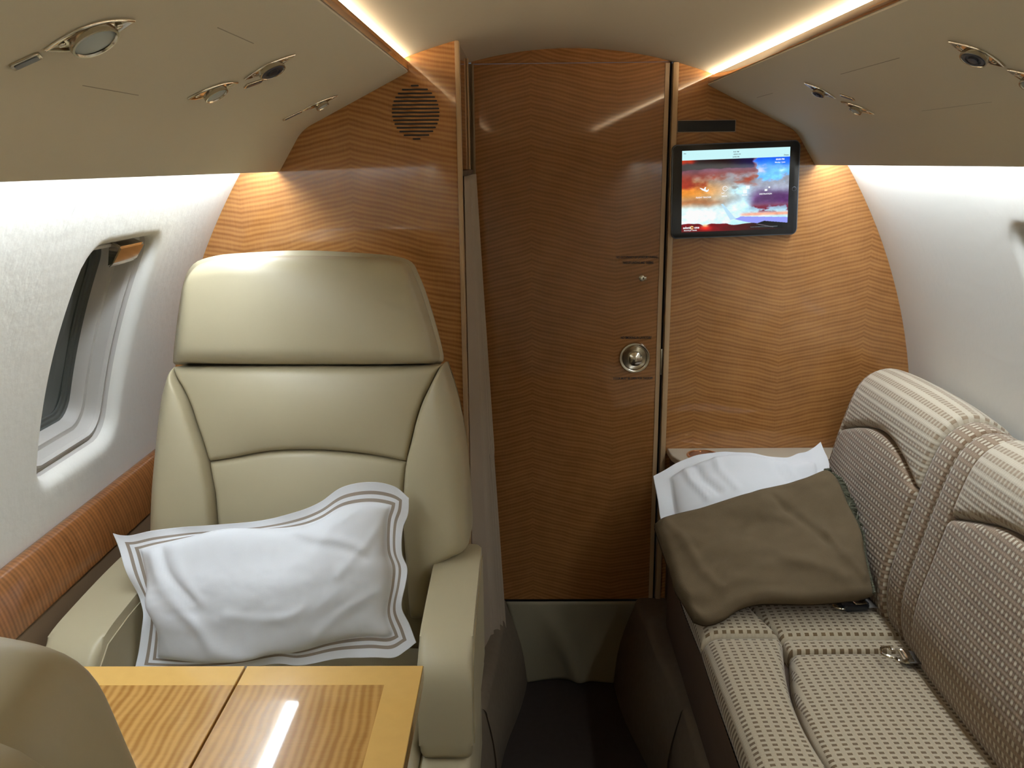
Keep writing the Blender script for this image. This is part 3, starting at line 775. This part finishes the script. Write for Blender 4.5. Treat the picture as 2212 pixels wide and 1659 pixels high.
    tx('FLIGHT TRACKER', .205, .425, .0048, Mw); tx('NEWS', .40, .43, .0048, Mw); tx('MEDIA', .59, .435, .0048, Mw); tx('DESTINATION', .785, .44, .0048, Mw)
    tx('adonis', .055, .055, .008, Mw); tx('one', .145, .055, .008, Mw); tx('PRIVATE JET TRAVEL', .085, .02, .0036, Mw); tx('FLIGHT INFORMATION AND ENTERTAINMENT', .78, .035, .0032, Mg)
    def shape(P2, mat, nm='icon'):
        b = bmesh.new(); add_prism(b, P2, lambda p, a: P((p[0] - .5) * 2 * sw, (p[1] - .5) * 2 * sh, a), .0055, .0057); bm_obj(nm, b, mat, t, smooth=False)
    shape([(.165, .545), (.185, .54), (.205, .528), (.215, .55), (.228, .553), (.222, .523), (.24, .512), (.247, .528), (.253, .525), (.248, .498), (.232, .49), (.19, .515)], Mw)
    ring = lambda cx, cy, r, r2: [(cx + r * math.cos(a), cy + r * 1.33 * math.sin(a)) for a in np.linspace(.2, 6.1, 22)] + [(cx + r2 * math.cos(a), cy + r2 * 1.33 * math.sin(a)) for a in np.linspace(6.1, .2, 22)]
    shape(ring(.405, .525, .024, .019), Mw); shape([(.37, .47), (.385, .46), (.40, .475), (.398, .48), (.385, .468), (.373, .477)], Mw)
    shape([(.575, .455), (.61, .455), (.61, .50), (.575, .50)], Mw); shape([(.60, .51), (.635, .51), (.635, .55), (.60, .55)], Mw)
    shape([(.775, .475), (.80, .475), (.80, .50), (.775, .50)], Mw); shape([(.81, .51), (.825, .51), (.825, .53), (.81, .53)], Mw)
    shape(ring(.098, .055, .0165, .0085), Mo)
tablet()

# beige ledge with cup holder at the head of the sofa
def ledge():
    t = thing('side_ledge', (.60, 2.15, .262), 'beige ledge with a cup holder behind the sofa pillow', 'side cabinet')
    pts = [(.381, YR - .001), (.384, 2.17), (.400, 2.125), (.428, 2.09), (.46, 2.075), (.735, 2.075), (.735, 2.135), (.90, 2.135), (.90, YR - .001)]
    prism('ledge_top', pts, lambda p, a: Vector((p[0], p[1], a)), .685, .703, M_ledge, t, bev=.004)
    pts2 = [(.39, YR - .002), (.395, 2.165), (.42, 2.11), (.45, 2.09), (.70, 2.085), (.70, YR - .002)]
    prism('cabinet_body', pts2, lambda p, a: Vector((p[0], p[1], a)), .263, .686, M_darkbrown, t)
    M = frame_M((.466, 2.163, .703), (1, 0, 0), (0, 1, 0), (0, 0, 1))
    bm = bmesh.new(); lathe(bm, [(.0365, .0), (.037, .003), (.040, .004), (.0435, .003), (.044, 0)], M, 40); bm_obj('cup_holder_ring', bm, M_gold, t)
    bm = bmesh.new(); lathe(bm, [(0, .001), (.0368, .0012)], M, 40); bm_obj('cup_holder_well', bm, M_copper, t)
ledge()

# curtains
def curtain():
    t = thing('curtain', (-.10, 2.0, 1.43), 'narrow mauve pleated curtain gathered at the left side of the lavatory door', 'curtain')
    n = 96; m = 60; bm = bmesh.new(); G = []
    for j in range(m):
        q = j / (m - 1); z0 = 1.425; row = []
        for i in range(n):
            u = i / (n - 1)
            xt, yt = -.124 + .002 * u, 1.865 + .255 * u
            xb, yb = -.128 + .062 * u ** 1.1, 1.90 + .22 * u
            qq = q ** 1.05
            x = xt + (xb - xt) * qq; y = yt + (yb - yt) * qq
            k = min(max((u - .58) / .12, 0), 1); ph = (u - .58) / .42 * 2 * PI * 3.5; amp = (.010 + .010 * qq) * k
            y += math.cos(ph) * amp * .3; x += (math.sin(ph) * .5 + .5) * amp + .004 * math.sin(u * 5) * qq
            zb = .222 - .02 * u
            row.append(bm.verts.new((x, y, z0 + (zb - z0) * q)))
        G.append(row)
    for j in range(m - 1):
        for i in range(n - 1): bm.faces.new((G[j][i], G[j][i + 1], G[j + 1][i + 1], G[j + 1][i]))
    o = bm_obj('fabric', bm, M_curtain, t, angle=None)
    md = o.modifiers.new('thick', 'SOLIDIFY'); md.thickness = .0015; md.offset = 1
    box('header_rail', -.1285, -.118, 1.86, 2.125, 1.424, 1.436, M_darkbrown, t, bev=.002)
    box('hem', -.1285, -.124, 1.91, 1.99, .214, .220, M_ledge, t, bev=.001)
    box('snap_button', -.1275, -.1215, 1.905, 1.913, .905, .915, M_dark, t, bev=.001)
curtain()
def flap():
    t = bmesh.new(); n = 40; m = 26; G = []
    for j in range(m):
        q = j / (m - 1); row = []
        xl = -.056 + (.003 + .056) * q ** .9; xr = .312 + (.248 - .312) * q ** .8
        for i in range(n):
            u = i / (n - 1); z = .254 - (.258 + .0 * u) * q + .006 * math.sin(u * PI) * q
            y = 2.222 - .012 * math.sin(u * 5.0 + 2.0 * q + .6) * q - .02 * q * math.exp(-((u - .25 - .35 * q) / .1) ** 2)
            row.append(t.verts.new((xl + (xr - xl) * u, y, max(z, .003))))
        G.append(row)
    for j in range(m - 1):
        for i in range(n - 1): t.faces.new((G[j][i], G[j][i + 1], G[j + 1][i + 1], G[j + 1][i]))
    o = bm_obj('floor_curtain', t, M_flap, None, angle=None)
    md = o.modifiers.new('thick', 'SOLIDIFY'); md.thickness = .003
    tag(o, 'beige fabric flap hanging to the floor below the lavatory door', 'curtain')
flap()

# armrest rail along the left wall
def side_rail():
    t = thing('side_rail', (CX - .85, 1.0, .80), 'glossy figured wood ledge running below the left window', 'side ledge')
    pts = catmull([(-.7955, .855), (-.790, .866), (-.779, .867), (-.767, .855), (-.757, .83), (-.7505, .805), (-.7475, .782)], 22)
    pts = [tuple(p) for p in pts] + [(-.775, .782), (-.80, .80)]
    prism('rail_veneer', pts, lambda p, a: Vector((p[0], a, p[1])), Y0, YL - .001, M_rail, t, angle=50)
    pts = [(-.749, .7815), (-.7495, .770), (-.742, .74), (-.742, .27), (-.80, .27), (-.80, .7815)]
    prism('lower_panel', pts, lambda p, a: Vector((p[0], a, p[1])), Y0, YL - .001, M_browntrim, t, angle=30)
side_rail()

# ------------------------------------------------------------------ leather seat
SP0 = np.array([0, 1.42, .70]); SN = np.array([0, -1., .15]); SN /= np.linalg.norm(SN)
def SPl(px, py, d=0.0):
    return at_plane(px, py, SP0 + SN * d, SN)
def spts(L, d=0.0): return [SPl(x, y, d) for x, y in L]
seat = thing('aircraft_seat', (-.395, 1.32, .262), 'cream leather armchair seat facing the camera, holding the white pillow with taupe lines', 'seat')
def spad(name, L, R, B, Tc, d=0.0, parent=seat, mat=M_leather, nu=40, nv=36, **kw):
    G, us, vs = coons(spts(L, d), spts(R, d), spts(B, d), spts(Tc, d), nu, nv)
    N = np.broadcast_to(SN, G.shape).copy()
    return pad(name, G, us, vs, mat, parent, N=N, **kw)
# headrest
HL = [(386, 783), (382, 772), (390, 705), (400, 640), (406, 612)]
HR = [(930, 785), (941, 772), (932, 730), (916, 677), (898, 625), (884, 592)]
HB = [(386, 783), (500, 786), (660, 787), (820, 787), (930, 785)]
HT = [(406, 612), (414, 592), (432, 572), (470, 561), (520, 557), (680, 556), (800, 558), (850, 563), (874, 574), (884, 592)]
def wr1(U, V, G):
    return .0012 * np.sin(U * 9 + V * 4) * (V > 0) + .004 * np.exp(-((V - .97) / .1) ** 2) * 0 + .0022 * np.exp(-((V - .60 + .1 * (U - .8)) / .02) ** 2) * np.clip((U - .72) * 5, 0, 1)
hr = spad('headrest', HL, HR, HB, HT, .0, r=.030, bulge=.016, T=.055, rb=.004, swell=.004, extra=wr1, nu=56, nv=44)
sh = spad('headrest_back', HL, HR, HB, HT, -.056, r=.004, bulge=0, T=.075, rb=.035, swell=.013, mat=M_leather)
# backrest
SL = [(475, 1330), (476, 1250), (475, 1150), (471, 1100), (468, 1065), (461, 1030), (455, 996)]
SL2 = [(455, 996), (443, 953), (429, 912), (415, 870), (400, 838), (386, 815), (376, 793)]
SR = [(888, 1330), (882, 1250), (875, 1150), (873, 1100), (875, 1044), (880, 996)]
SR2 = [(880, 996), (891, 950), (901, 908), (915, 866), (933, 828), (953, 789)]
LUM = [(455, 996), (510, 987), (580, 974), (650, 970), (720, 972), (790, 979), (842, 988), (880, 996)]
TOPS = [(376, 793), (500, 791), (660, 790), (820, 790), (953, 789)]
spad('upper_back_panel', SL2, SR2, LUM, TOPS, .0, r=.014, bulge=.020, T=.04, rb=.003, nu=60, nv=44, rs=(.008, .008, .010, .014))
spad('lumbar_panel', SL, SR, [(475, 1330), (680, 1330), (888, 1330)], LUM, .0, r=.012, bulge=.016, T=.04, rb=.003, nu=60, nv=44, rs=(.008, .008, .012, .010))
spad('side_bolster', [(336, 1330), (331, 1200), (330, 1140), (333, 1060), (338, 1000), (345, 930), (353, 865), (364, 820), (374, 795)], SL + SL2[1:], [(336, 1330), (405, 1330), (475, 1330)],
     [(374, 795), (376, 793)], .0, r=.03, bulge=.014, T=.10, rb=.02, nu=26, nv=70, rs=(.034, .007, .02, .01))
spad('side_bolster', SR + SR2[1:], [(935, 1330), (942, 1260), (955, 1222), (975, 1200), (1004, 1186), (1015, 1160), (1013, 1090), (1008, 1020), (1000, 955), (990, 900), (978, 850), (966, 812), (957, 788)],
     [(888, 1330), (912, 1330), (935, 1330)], [(953, 789), (957, 788)], .0, r=.03, bulge=.016, T=.10, rb=.02, nu=26, nv=80, rs=(.007, .034, .02, .01))
spad('back_shell', [(345, 1340), (340, 1100), (352, 930), (372, 800)], [(925, 1340), (985, 1150), (990, 960), (955, 800)], [(345, 1340), (640, 1340), (925, 1340)], [(372, 800), (660, 796), (955, 800)],
     -.045, r=.004, bulge=0, T=.075, rb=.03, mat=M_leather_side)
# seat cushion and base
def cushion_box(name, x0, x1, y0, y1, z, T, mat, parent, r=.03, bulge=.012, fl=False, **kw):
    G, us, vs = coons([(x0, y0, z), (x0, y1, z)], [(x1, y0, z), (x1, y1, z)], [(x0, y0, z), (x1, y0, z)], [(x0, y1, z), (x1, y1, z)], kw.pop('nu', 36), kw.pop('nv', 36))
    return pad(name, G, us, vs, mat, parent, r=r, bulge=bulge, T=T, N=np.broadcast_to(np.array([0, 0, 1.]), G.shape).copy(), **kw)
cushion_box('seat_cushion', -.630, -.162, 1.085, 1.40, .585, .12, M_leather, seat)
box('lower_back', -.628, -.166, 1.405, 1.50, .50, .74, M_leather_side, seat, bev=.02, seg=3)
box('seat_base', -.62, -.17, 1.12, 1.50, .36, .50, M_leather_side, seat, bev=.02, seg=3)
box('seat_shroud', -.165, -.085, 1.075, 1.40, .42, .585, M_leather, seat, bev=.018, seg=4)
box('pedestal', -.52, -.27, 1.22, 1.48, .262, .37, M_darkbrown, seat, bev=.01)
def armrest(x0, x1, inner):
    pr = catmull([(1.47, .775), (1.36, .776), (1.25, .772), (1.185, .767), (1.148, .756), (1.127, .735), (1.119, .705), (1.117, .66), (1.116, .60), (1.122, .588), (1.14, .583)], 34)
    pts = [tuple(p) for p in pr] + [(1.30, .575), (1.47, .52)]
    a = prism('armrest', pts, lambda p, q: Vector((q, p[0], p[1])), x0, x1, M_leather, seat, bev=.012, seg=4, angle=50)
    # side panel inset with its piping
    q = [(1.455, .758), (1.25, .755), (1.175, .748), (1.145, .728), (1.134, .70), (1.134, .605), (1.455, .56)]
    xi = (x1, x1 + .002) if inner > 0 else (x0 - .002, x0)
    prism('arm_side_panel', q, lambda p, b: Vector((b, p[0], p[1])), xi[0], xi[1], M_leather_side, a, angle=30)
    xo = (x0 - .002, x0) if inner > 0 else (x1, x1 + .002)
    prism('arm_side_panel', q, lambda p, b: Vector((b, p[0], p[1])), xo[0], xo[1], M_leather_side, a, angle=30)
    # lower arm fairing
    box('arm_fairing', x0 + .006, x1 - .006, 1.14, 1.46, .36, .59, M_leather_side, a, bev=.012, seg=3)
armrest(-.160, -.080, -1)
armrest(-.722, -.636, 1)

near = copy_tree(seat)
near.location = (-.424, .950 - (1.32 - .950), .262 - .081); near.rotation_euler = (0, 0, PI)
for ch in near.children:
    if ch.name.startswith('pedestal'): ch.location.z = .081; ch.scale.z = .25
near['label'] = 'cream leather seat seen from behind at the bottom left corner, only its headrest showing'
for c in (seat, near): c['group'] = 'cream leather armchairs at the table'

# ------------------------------------------------------------------ table
def table():
    t = thing('folding_table', (-.40, .87, .262), 'glossy two-leaf wood table with pale maple border in front of the leather seat', 'table')
    for x0, x1 in ((-.3385 + .0011, -.1238), (-.5535, -.3385 - .0011)):
        o = box('table_leaf', x0, x1, .56, .930, .847, .865, M_table, t, bev=.0008, seg=1)
        box('leaf_edge', x0 + .001, x1 - .001, .563, .9285, .840, .848, M_edge, o)
    box('support_bracket', -.7485, -.40, .66, .86, .812, .839, M_darkbrown, t, bev=.004)
table()

# ------------------------------------------------------------------ white pillow with taupe lines on the seat
def two_sided(name, G, us, vs, mat, parent, thick, W, H, seam_w, wr=None, N=None, wave=0.0, flat=.0015, back=1.0, over=None):
    N = grid_normals(G) if N is None else N
    U = np.broadcast_to(us[None, :], G.shape[:2]); V = np.broadcast_to(vs[:, None], G.shape[:2])
    a = np.clip((U * W - seam_w) / (W - 2 * seam_w), 0, 1); b = np.clip((V * H - seam_w) / (H - 2 * seam_w), 0, 1)
    body = (np.maximum(4 * a * (1 - a), 0) ** .45) * (np.maximum(4 * b * (1 - b), 0) ** .45)
    fl = np.clip(1 - np.minimum(np.minimum(U * W, (1 - U) * W), np.minimum(V * H, (1 - V) * H)) / seam_w, 0, 1)
    wav = wave * fl * (np.sin(U * 23 + 1) + np.sin(V * 17 + 2) + .6 * np.sin(U * 41 + V * 9))
    w = wr(U, V) * np.clip(body * 3, 0, 1) if wr else 0
    G0 = G
    if over is not None:
        eu = np.array([1., 0, 0]); ev = np.cross(N[0, 0], eu); ev /= np.linalg.norm(ev)
        ou, ov, on = over(U, V); G = G + eu * ou[..., None] + ev * ov[..., None]; w = w + on
    Fr = G + N * (thick * body + flat + wav + w)[..., None]; Bk = G0 - N * (back * thick * body + flat - wav)[..., None]
    nv, nu = G.shape[:2]; verts = [tuple(p) for p in Fr.reshape(-1, 3)] + [tuple(p) for p in Bk.reshape(-1, 3)]; o = nu * nv
    i_ = lambda j, i: j * nu + i
    fc = []
    for j in range(nv - 1):
        for i in range(nu - 1):
            fc.append((i_(j, i), i_(j, i + 1), i_(j + 1, i + 1), i_(j + 1, i))); fc.append((o + i_(j, i), o + i_(j + 1, i), o + i_(j + 1, i + 1), o + i_(j, i + 1)))
    lp = [(0, i) for i in range(nu)] + [(j, nu - 1) for j in range(1, nv)] + [(nv - 1, i) for i in range(nu - 2, -1, -1)] + [(j, 0) for j in range(nv - 2, 0, -1)]
    for k in range(len(lp)):
        p, q = i_(*lp[k]), i_(*lp[(k + 1) % len(lp)]); fc.append((q, p, o + p, o + q))
    me = bpy.data.meshes.new(name); me.from_pydata(verts, [], fc)
    ul = me.uv_layers.new(name='UVMap'); uvf = np.stack([U * W, V * H], axis=-1).reshape(-1, 2); uvf = np.concatenate([uvf, uvf])
    for l in me.loops: ul.data[l.index].uv = uvf[l.vertex_index]
    return link(name, me, mat, parent, None)
def ridge(U, V, pts, wid, h):
    """raised crease along a polyline in (u,v)"""
    best = np.full(U.shape, 9.0)
    for (x1, y1), (x2, y2) in zip(pts, pts[1:]):
        dx, dy = (x2 - x1) * 1.7, y2 - y1; px, py = (U - x1) * 1.7, V - y1
        t = np.clip((px * dx + py * dy) / (dx * dx + dy * dy), 0, 1); d = np.hypot(px - t * dx, py - t * dy); best = np.minimum(best, d)
    return h * np.exp(-(best / wid) ** 2)
PIL0 = np.array([0, 1.25, .68]); PILN = np.array([0, -1., .385]); PILN /= np.linalg.norm(PILN)
def seat_pillow():
    q = lambda L: [np.array([max(p[0], -.631 if p[2] < .772 else -.9), p[1], p[2]]) for p in (at_plane(x, y, PIL0, PILN) for x, y in L)]
    L = [(290, 1450), (302, 1400), (313, 1335), (304, 1300), (285, 1255), (266, 1205), (247, 1152)]
    R = [(899, 1388), (884, 1352), (867, 1312), (876, 1262), (879, 1228), (868, 1195), (870, 1142), (880, 1112), (883, 1076)]
    B = [(290, 1450), (400, 1456), (520, 1446), (600, 1432), (650, 1436), (720, 1424), (800, 1418), (850, 1420), (878, 1404), (899, 1388)]
    T = [(247, 1152), (262, 1156), (285, 1156), (330, 1146), (400, 1138), (460, 1134), (560, 1125), (640, 1106), (690, 1085), (740, 1052), (800, 1041), (850, 1050), (883, 1076)]
    G, us, vs = coons(q(L), q(R), q(B), q(T), 130, 90)
    def wr(U, V):
        w = ridge(U, V, [(.09, .98), (.14, .7), (.20, .42), (.30, .22), (.45, .14)], .035, .009)
        w += ridge(U, V, [(.17, .97), (.22, .72), (.27, .5)], .03, .004)
        w -= ridge(U, V, [(.13, .95), (.18, .7), (.24, .5)], .02, .006)
        w += ridge(U, V, [(.60, .86), (.72, .74), (.86, .63)], .022, .005) - ridge(U, V, [(.62, .80), (.74, .68), (.86, .58)], .02, .004)
        w += ridge(U, V, [(.93, .80), (.87, .64), (.76, .50)], .022, .004) + ridge(U, V, [(.90, .40), (.80, .30), (.68, .2)], .03, .004)
        w += ridge(U, V, [(.88, .92), (.80, .80)], .02, .004) + ridge(U, V, [(.35, .40), (.5, .33), (.62, .36)], .03, .003)
        w = w * .62 + .0035 * (fbm(U * 7, V * 5, 3, 5) - .5) * 2 + .0016 * (fbm(U * 3 + V * 9, U * 14 - V * 6, 31, 4) - .5) * 2
        return w
    def ov(U, V):
        g = lambda x, c, w: np.exp(-((x - c) / w) ** 2)
        top = g(U, .38, .20) * g(V, .83, .075); lft = g(V, .46, .17) * g(U, .115, .05); bot = g(V, .17, .07) * g(U, .38, .28)
        return -.026 * lft, .030 * top - .020 * bot, .006 * top + .006 * lft + .004 * bot
    t = two_sided('striped_pillow', G, us, vs, pillow_mat(), None, .066, PILW, PILH, .036, wr, np.broadcast_to(PILN, G.shape).copy(), .0032, back=.3, over=ov)
    tag(t, 'white pillow edged with two taupe lines leaning on the leather seat', 'pillow')
seat_pillow()

# ------------------------------------------------------------------ woven sofa
sofa = thing('sofa', (.60, 1.3, .262), 'long divan sofa in beige and brown basket-weave fabric along the right wall', 'sofa')
PROF = catmull([(.784, .485), (.768, .55), (.769, .62), (.790, .71), (.812, .80), (.832, .868), (.849, .905), (.875, .926), (.908, .928), (.950, .905), (.982, .872)], 240)
_ps = np.concatenate([[0], np.cumsum(np.linalg.norm(np.diff(PROF, axis=0), axis=1))]); PL = _ps[-1]
def prof(s): return np.array([np.interp(s, _ps, PROF[:, 0]), np.interp(s, _ps, PROF[:, 1])])
def sofa_patch(name, y0, y1, s0, s1, mat, r, bulge, T, nu=40, nv=40, rs=None, x_shift=0, pw=.6, mask=(1, 1, 1, 1), par=None):
    """s0(u), s1(u): limits along the profile; u runs from far (y1) to near (y0)"""
    us, vs = spaced(nu), spaced(nv); G = np.zeros((nv, nu, 3)); SU = np.zeros((nv, nu)); SV = np.zeros((nv, nu))
    for i, u in enumerate(us):
        y = y1 + (y0 - y1) * u; a, b = s0(u), s1(u)
        for j, v in enumerate(vs):
            s = a + (b - a) * v; p = prof(s); G[j, i] = (p[0] + x_shift, y, p[1]); SU[j, i] = y; SV[j, i] = s
    return pad(name, G, us, vs, mat, par or sofa, r=r, bulge=bulge, T=T, rb=.006, rs=rs, pw=pw, roundmask=mask, uvs=(SU, SV))
def back_cushion(y0, y1):
    sm = lambda u: .315 + .055 * math.sin(PI * min(max(u, 0), 1)) ** 1.0
    w = .072; f0, f1 = y0 + w, y1 - (.022 if y1 > 2.1 else w)
    near_end = .0
    a = sofa_patch('back_cushion', f0, f1, lambda u: .0, sm, M_backweave, .016, .012, .035, 44, 44, rs=(.010, .010, .02, .016))
    sofa_patch('head_roll', f0 - .0, f1 + .0, sm, lambda u: PL, M_rollweave, .018, .012, .05, 44, 44, rs=(.010, .010, .018, .02), par=a)
    for (p0, p1) in ((y0 + .001, f0), (f1, y1 - .001)):
        sofa_patch('boxing_strip', p0, p1, lambda u: .0, lambda u: PL, M_backweave, .012, .004, .05, 12, 60, rs=(.012, .012, .012, .012), par=a)
for y0, y1 in ((1.60, 2.120), (1.0, 1.60), (.40, 1.0)): back_cushion(y0, y1)
box('back_board', .86, .985, .40, 2.10, .45, .84, M_darkbrown, sofa, bev=.01)
def seat_cush(y0, y1):
    z = .472
    def rect(name, x0, x1, ya, yb, rs, bulge, par, TT=.10):
        nu, nv = 44, 44; us, vs = spaced(nu), spaced(nv)
        G = np.zeros((nv, nu, 3)); SU = np.zeros((nv, nu)); SV = np.zeros((nv, nu))
        for j, v in enumerate(vs):
            y = ya + (yb - ya) * v
            xm = lambda x: x
            a = x0[0] + (x0[1] - x0[0]) * math.sin(PI * v); b = x1[0] + (x1[1] - x1[0]) * math.sin(PI * v)
            for i, u in enumerate(us):
                x = a + (b - a) * u; G[j, i] = (x, y, z); SU[j, i] = y; SV[j, i] = x
        return pad(name, G, us, vs, M_seatweave, par, r=.03, bulge=bulge, T=TT, rb=.01, rs=rs, N=np.broadcast_to(np.array([0, 0, 1.]), G.shape).copy(), uvs=(SU, SV), pw=.5)
    a = rect('seat_cushion', (.525, .478), (.80, .80), y0 + .002, y1 - .050, (.016, .03, .02, .02), .010, sofa)
    rect('front_bolster', (.360, .356), (.525, .478), y0 + .004, y1 - .004, (.036, .016, .014, .014), .010, a, .014)
    rect('seat_boxing', (.525, .518), (.80, .80), y1 - .050, y1 - .001, (.01, .03, .006, .012), .002, a)
for y0, y1 in ((1.605, 2.06), (1.005, 1.605), (.405, 1.005)): seat_cush(y0, y1)
box('sofa_base', .374, .80, .40, 2.06, .262, .466, M_darkbrown, sofa, bev=.006)
box('front_panel', .366, .376, .40, 2.06, .27, .462, M_darkbrown, sofa, bev=.002)

# seat belts
def seat_belt(c, rot, label, style):
    t = thing('seat_belt', c, label, 'seat belt')
    M = Matrix.Translation(Vector(c)) @ Matrix.Rotation(rot, 4, 'Z')
    if style == 'buckle':
        bm = bmesh.new(); add_prism(bm, rrect(0, 0, .030, .0185, .008, 5), lambda p, a: M @ Vector((p[0], p[1], a)), .0, .013, .004, 3); bm_obj('buckle', bm, M_black, t)
        bm = bmesh.new(); add_prism(bm, rrect(.010, 0, .014, .016, .003, 4), lambda p, a: M @ Vector((p[0], p[1], a)), .0132, .0165, .0012, 2); bm_obj('lift_lever', bm, M_chrome, t)
        bm = bmesh.new(); tube(bm, [M @ Vector((-.018 + .019 * math.cos(a) * -1 - .008, .017 * math.sin(a), .007)) for a in np.linspace(-1.5, 1.5, 16)], .0026, 8); bm_obj('buckle_frame', bm, M_chrome, t)
    else:
        bm = bmesh.new(); L = [(-.022, -.006), (-.018, .012), (-.004, .019), (.020, .019), (.024, .012), (.024, -.012), (.018, -.018), (-.006, -.018), (-.018, -.012)]
        C = [Vector((x, y, .010 + .006 * (x < 0))) for x, y in [tuple(p) for p in catmull(L + [L[0]], 40)][:-1]]
        tube(bm, [M @ p for p in C], .0030, 8, closed=True); bm_obj('latch_loop', bm, M_chrome, t)
        bm = bmesh.new(); add_prism(bm, rrect(.026, 0, .010, .019, .003, 3), lambda p, a: M @ Vector((p[0], p[1], a)), .003, .011, .002, 2); bm_obj('latch_body', bm, M_nickel, t)
    bm = bmesh.new()
    P = catmull([(.026, 0, .006), (.036, 0, .007), (.046, 0, .006), (.058, .0, .004)], 14); pr = None
    for p in P:
        cur = [bm.verts.new(M @ Vector((p[0], sgn * .021, p[2] + dz))) for sgn, dz in ((-1, 0), (1, 0), (1, .002), (-1, .002))]
        if pr:
            for k in range(4): bm.faces.new((pr[k], pr[(k + 1) % 4], cur[(k + 1) % 4], cur[k]))
        else: bm.faces.new(cur)
        pr = cur
    bm.faces.new(pr[::-1]); bm_obj('webbing', bm, M_web, t)
b1 = at(1843, 1306, Z=.522); b2 = at(1932, 1418, Z=.522)
seat_belt((b1[0], b1[1], .516), .12, 'black and chrome seat belt buckle lying at the lower edge of the brown blanket', 'buckle')
seat_belt((b2[0] - .004, b2[1], .515), -.1, 'chrome seat belt latch loop lying on the nearer sofa cushion by the back', 'loop')

# plain white pillow at the head of the sofa and the brown blanket over it
BA = np.array([.54, 1.655, .555]); BS = .84
BNn = np.array([0, -BS, 1.0]); BNn /= np.linalg.norm(BNn)
def sofa_pillow():
    P0 = np.array([.5, 2.05, .757])
    q = lambda L: [at_plane(x, y, P0, BNn) for x, y in L]
    L = [(1462, 1230), (1440, 1170), (1427, 1120), (1420, 1080), (1411, 1030)]
    R = [(1800, 1230), (1797, 1120), (1790, 1040), (1791, 1000), (1773, 954)]
    B = [(1462, 1230), (1620, 1230), (1800, 1230)]
    T = [(1411, 1030), (1438, 1015), (1470, 996), (1510, 984), (1560, 976), (1610, 979), (1665, 986), (1700, 989), (1722, 981), (1740, 978), (1756, 968), (1773, 954)]
    G, us, vs = coons(q(L), q(R), q(B), q(T), 90, 80)
    def wr(U, V):
        w = ridge(U, V, [(.16, .95), (.2, .75), (.27, .55)], .022, .006) - ridge(U, V, [(.22, .9), (.27, .72), (.34, .58)], .03, .008)
        w += ridge(U, V, [(.34, .93), (.36, .78), (.44, .6)], .025, .005) + ridge(U, V, [(.70, .9), (.76, .75), (.84, .62)], .02, .005)
        w -= ridge(U, V, [(.62, .95), (.66, .8), (.72, .7)], .016, .004)
        return w + .003 * (fbm(U * 5, V * 5, 8, 4) - .5)
    def ov(U, V):
        g = lambda x, c, w: np.exp(-((x - c) / w) ** 2)
        top = g(U, .52, .36) * g(V, .845, .06)
        return 0 * U, .020 * top, .012 * top
    t = two_sided('pillow', G, us, vs, M_white, None, .046, .42, .34, .040, wr, np.broadcast_to(BNn, G.shape).copy(), .002, back=.4, over=ov)
    tag(t, 'plain white pillow half under the brown blanket at the far end of the sofa', 'pillow')
sofa_pillow()
def blanket():
    t = thing('blanket', (.54, 1.75, .62), 'brown fleece blanket folded over the plain white pillow on the sofa', 'blanket')
    def keep(p):      # the cloth stays clear of the back cushions
        return np.array([min(p[0], (.728 + max(0, p[2] - .62) * .27)), p[1], p[2]])
    q = lambda L, d=0.0: [keep(at_plane(x, y, BA + BNn * d, BNn)) for x, y in L]
    L = [(1500, 1338), (1478, 1300), (1460, 1272), (1446, 1225), (1430, 1180), (1414, 1132)]
    R = [(1896, 1284), (1892, 1240), (1880, 1195), (1856, 1145), (1826, 1085), (1808, 1045), (1782, 1018)]
    B = [(1500, 1338), (1530, 1346), (1565, 1335), (1600, 1312), (1650, 1300), (1760, 1300), (1850, 1292), (1896, 1284)]
    T = [(1414, 1132), (1440, 1118), (1520, 1099), (1600, 1075), (1640, 1062), (1700, 1050), (1745, 1034), (1782, 1018)]
    G, us, vs = coons(q(L), q(R), q(B), q(T), 110, 90)
    def ex(U, V, G):
        w = .048 * (fbm(U * 3.2, V * 3.2, 21, 3) - .5)
        w += ridge(U, V, [(.05, .95), (.10, .7), (.13, .45), (.2, .2)], .04, .006) + ridge(U, V, [(.80, .5), (.86, .3), (.95, .12)], .035, .008) - ridge(U, V, [(.62, .85), (.72, .6), (.8, .42)], .04, .008)
        w += ridge(U, V, [(.55, .35), (.7, .25), (.85, .12)], .05, .007) - ridge(U, V, [(.15, .6), (.35, .62), (.5, .7)], .05, .006)
        return w
    pad('blanket_cloth', G, us, vs, M_blanket, t, r=.016, bulge=.022, T=.022, rb=.01, N=np.broadcast_to(BNn, G.shape).copy(), extra=ex, pw=.5)
    # stitched edging along the right side
    inner = catmull(R, 60); outer = catmull([(1908, 1286), (1912, 1262), (1905, 1222), (1890, 1185), (1868, 1140), (1840, 1085), (1822, 1050), (1797, 1022)], 60)
    A = np.array(q(inner, -.002)); Bq = np.array(q(outer, -.022)); rng = np.random.RandomState(5)
    bm = bmesh.new()
    for k in range(240):
        u = k / 239 * 59; i = min(int(u), 58); f = u - i
        a = A[i] * (1 - f) + A[i + 1] * f; b = Bq[i] * (1 - f) + Bq[i + 1] * f
        j = rng.normal(0, .0035, 3); m = (a + b) / 2 + BNn * .007 + j
        tube(bm, [keep(p) for p in catmull([a - (b - a) * .12 + BNn * .008, m, b + rng.normal(0, .003, 3)], 6)], .0028, 5)
    bm_obj('fringe', bm, M_fringe, t)
blanket()
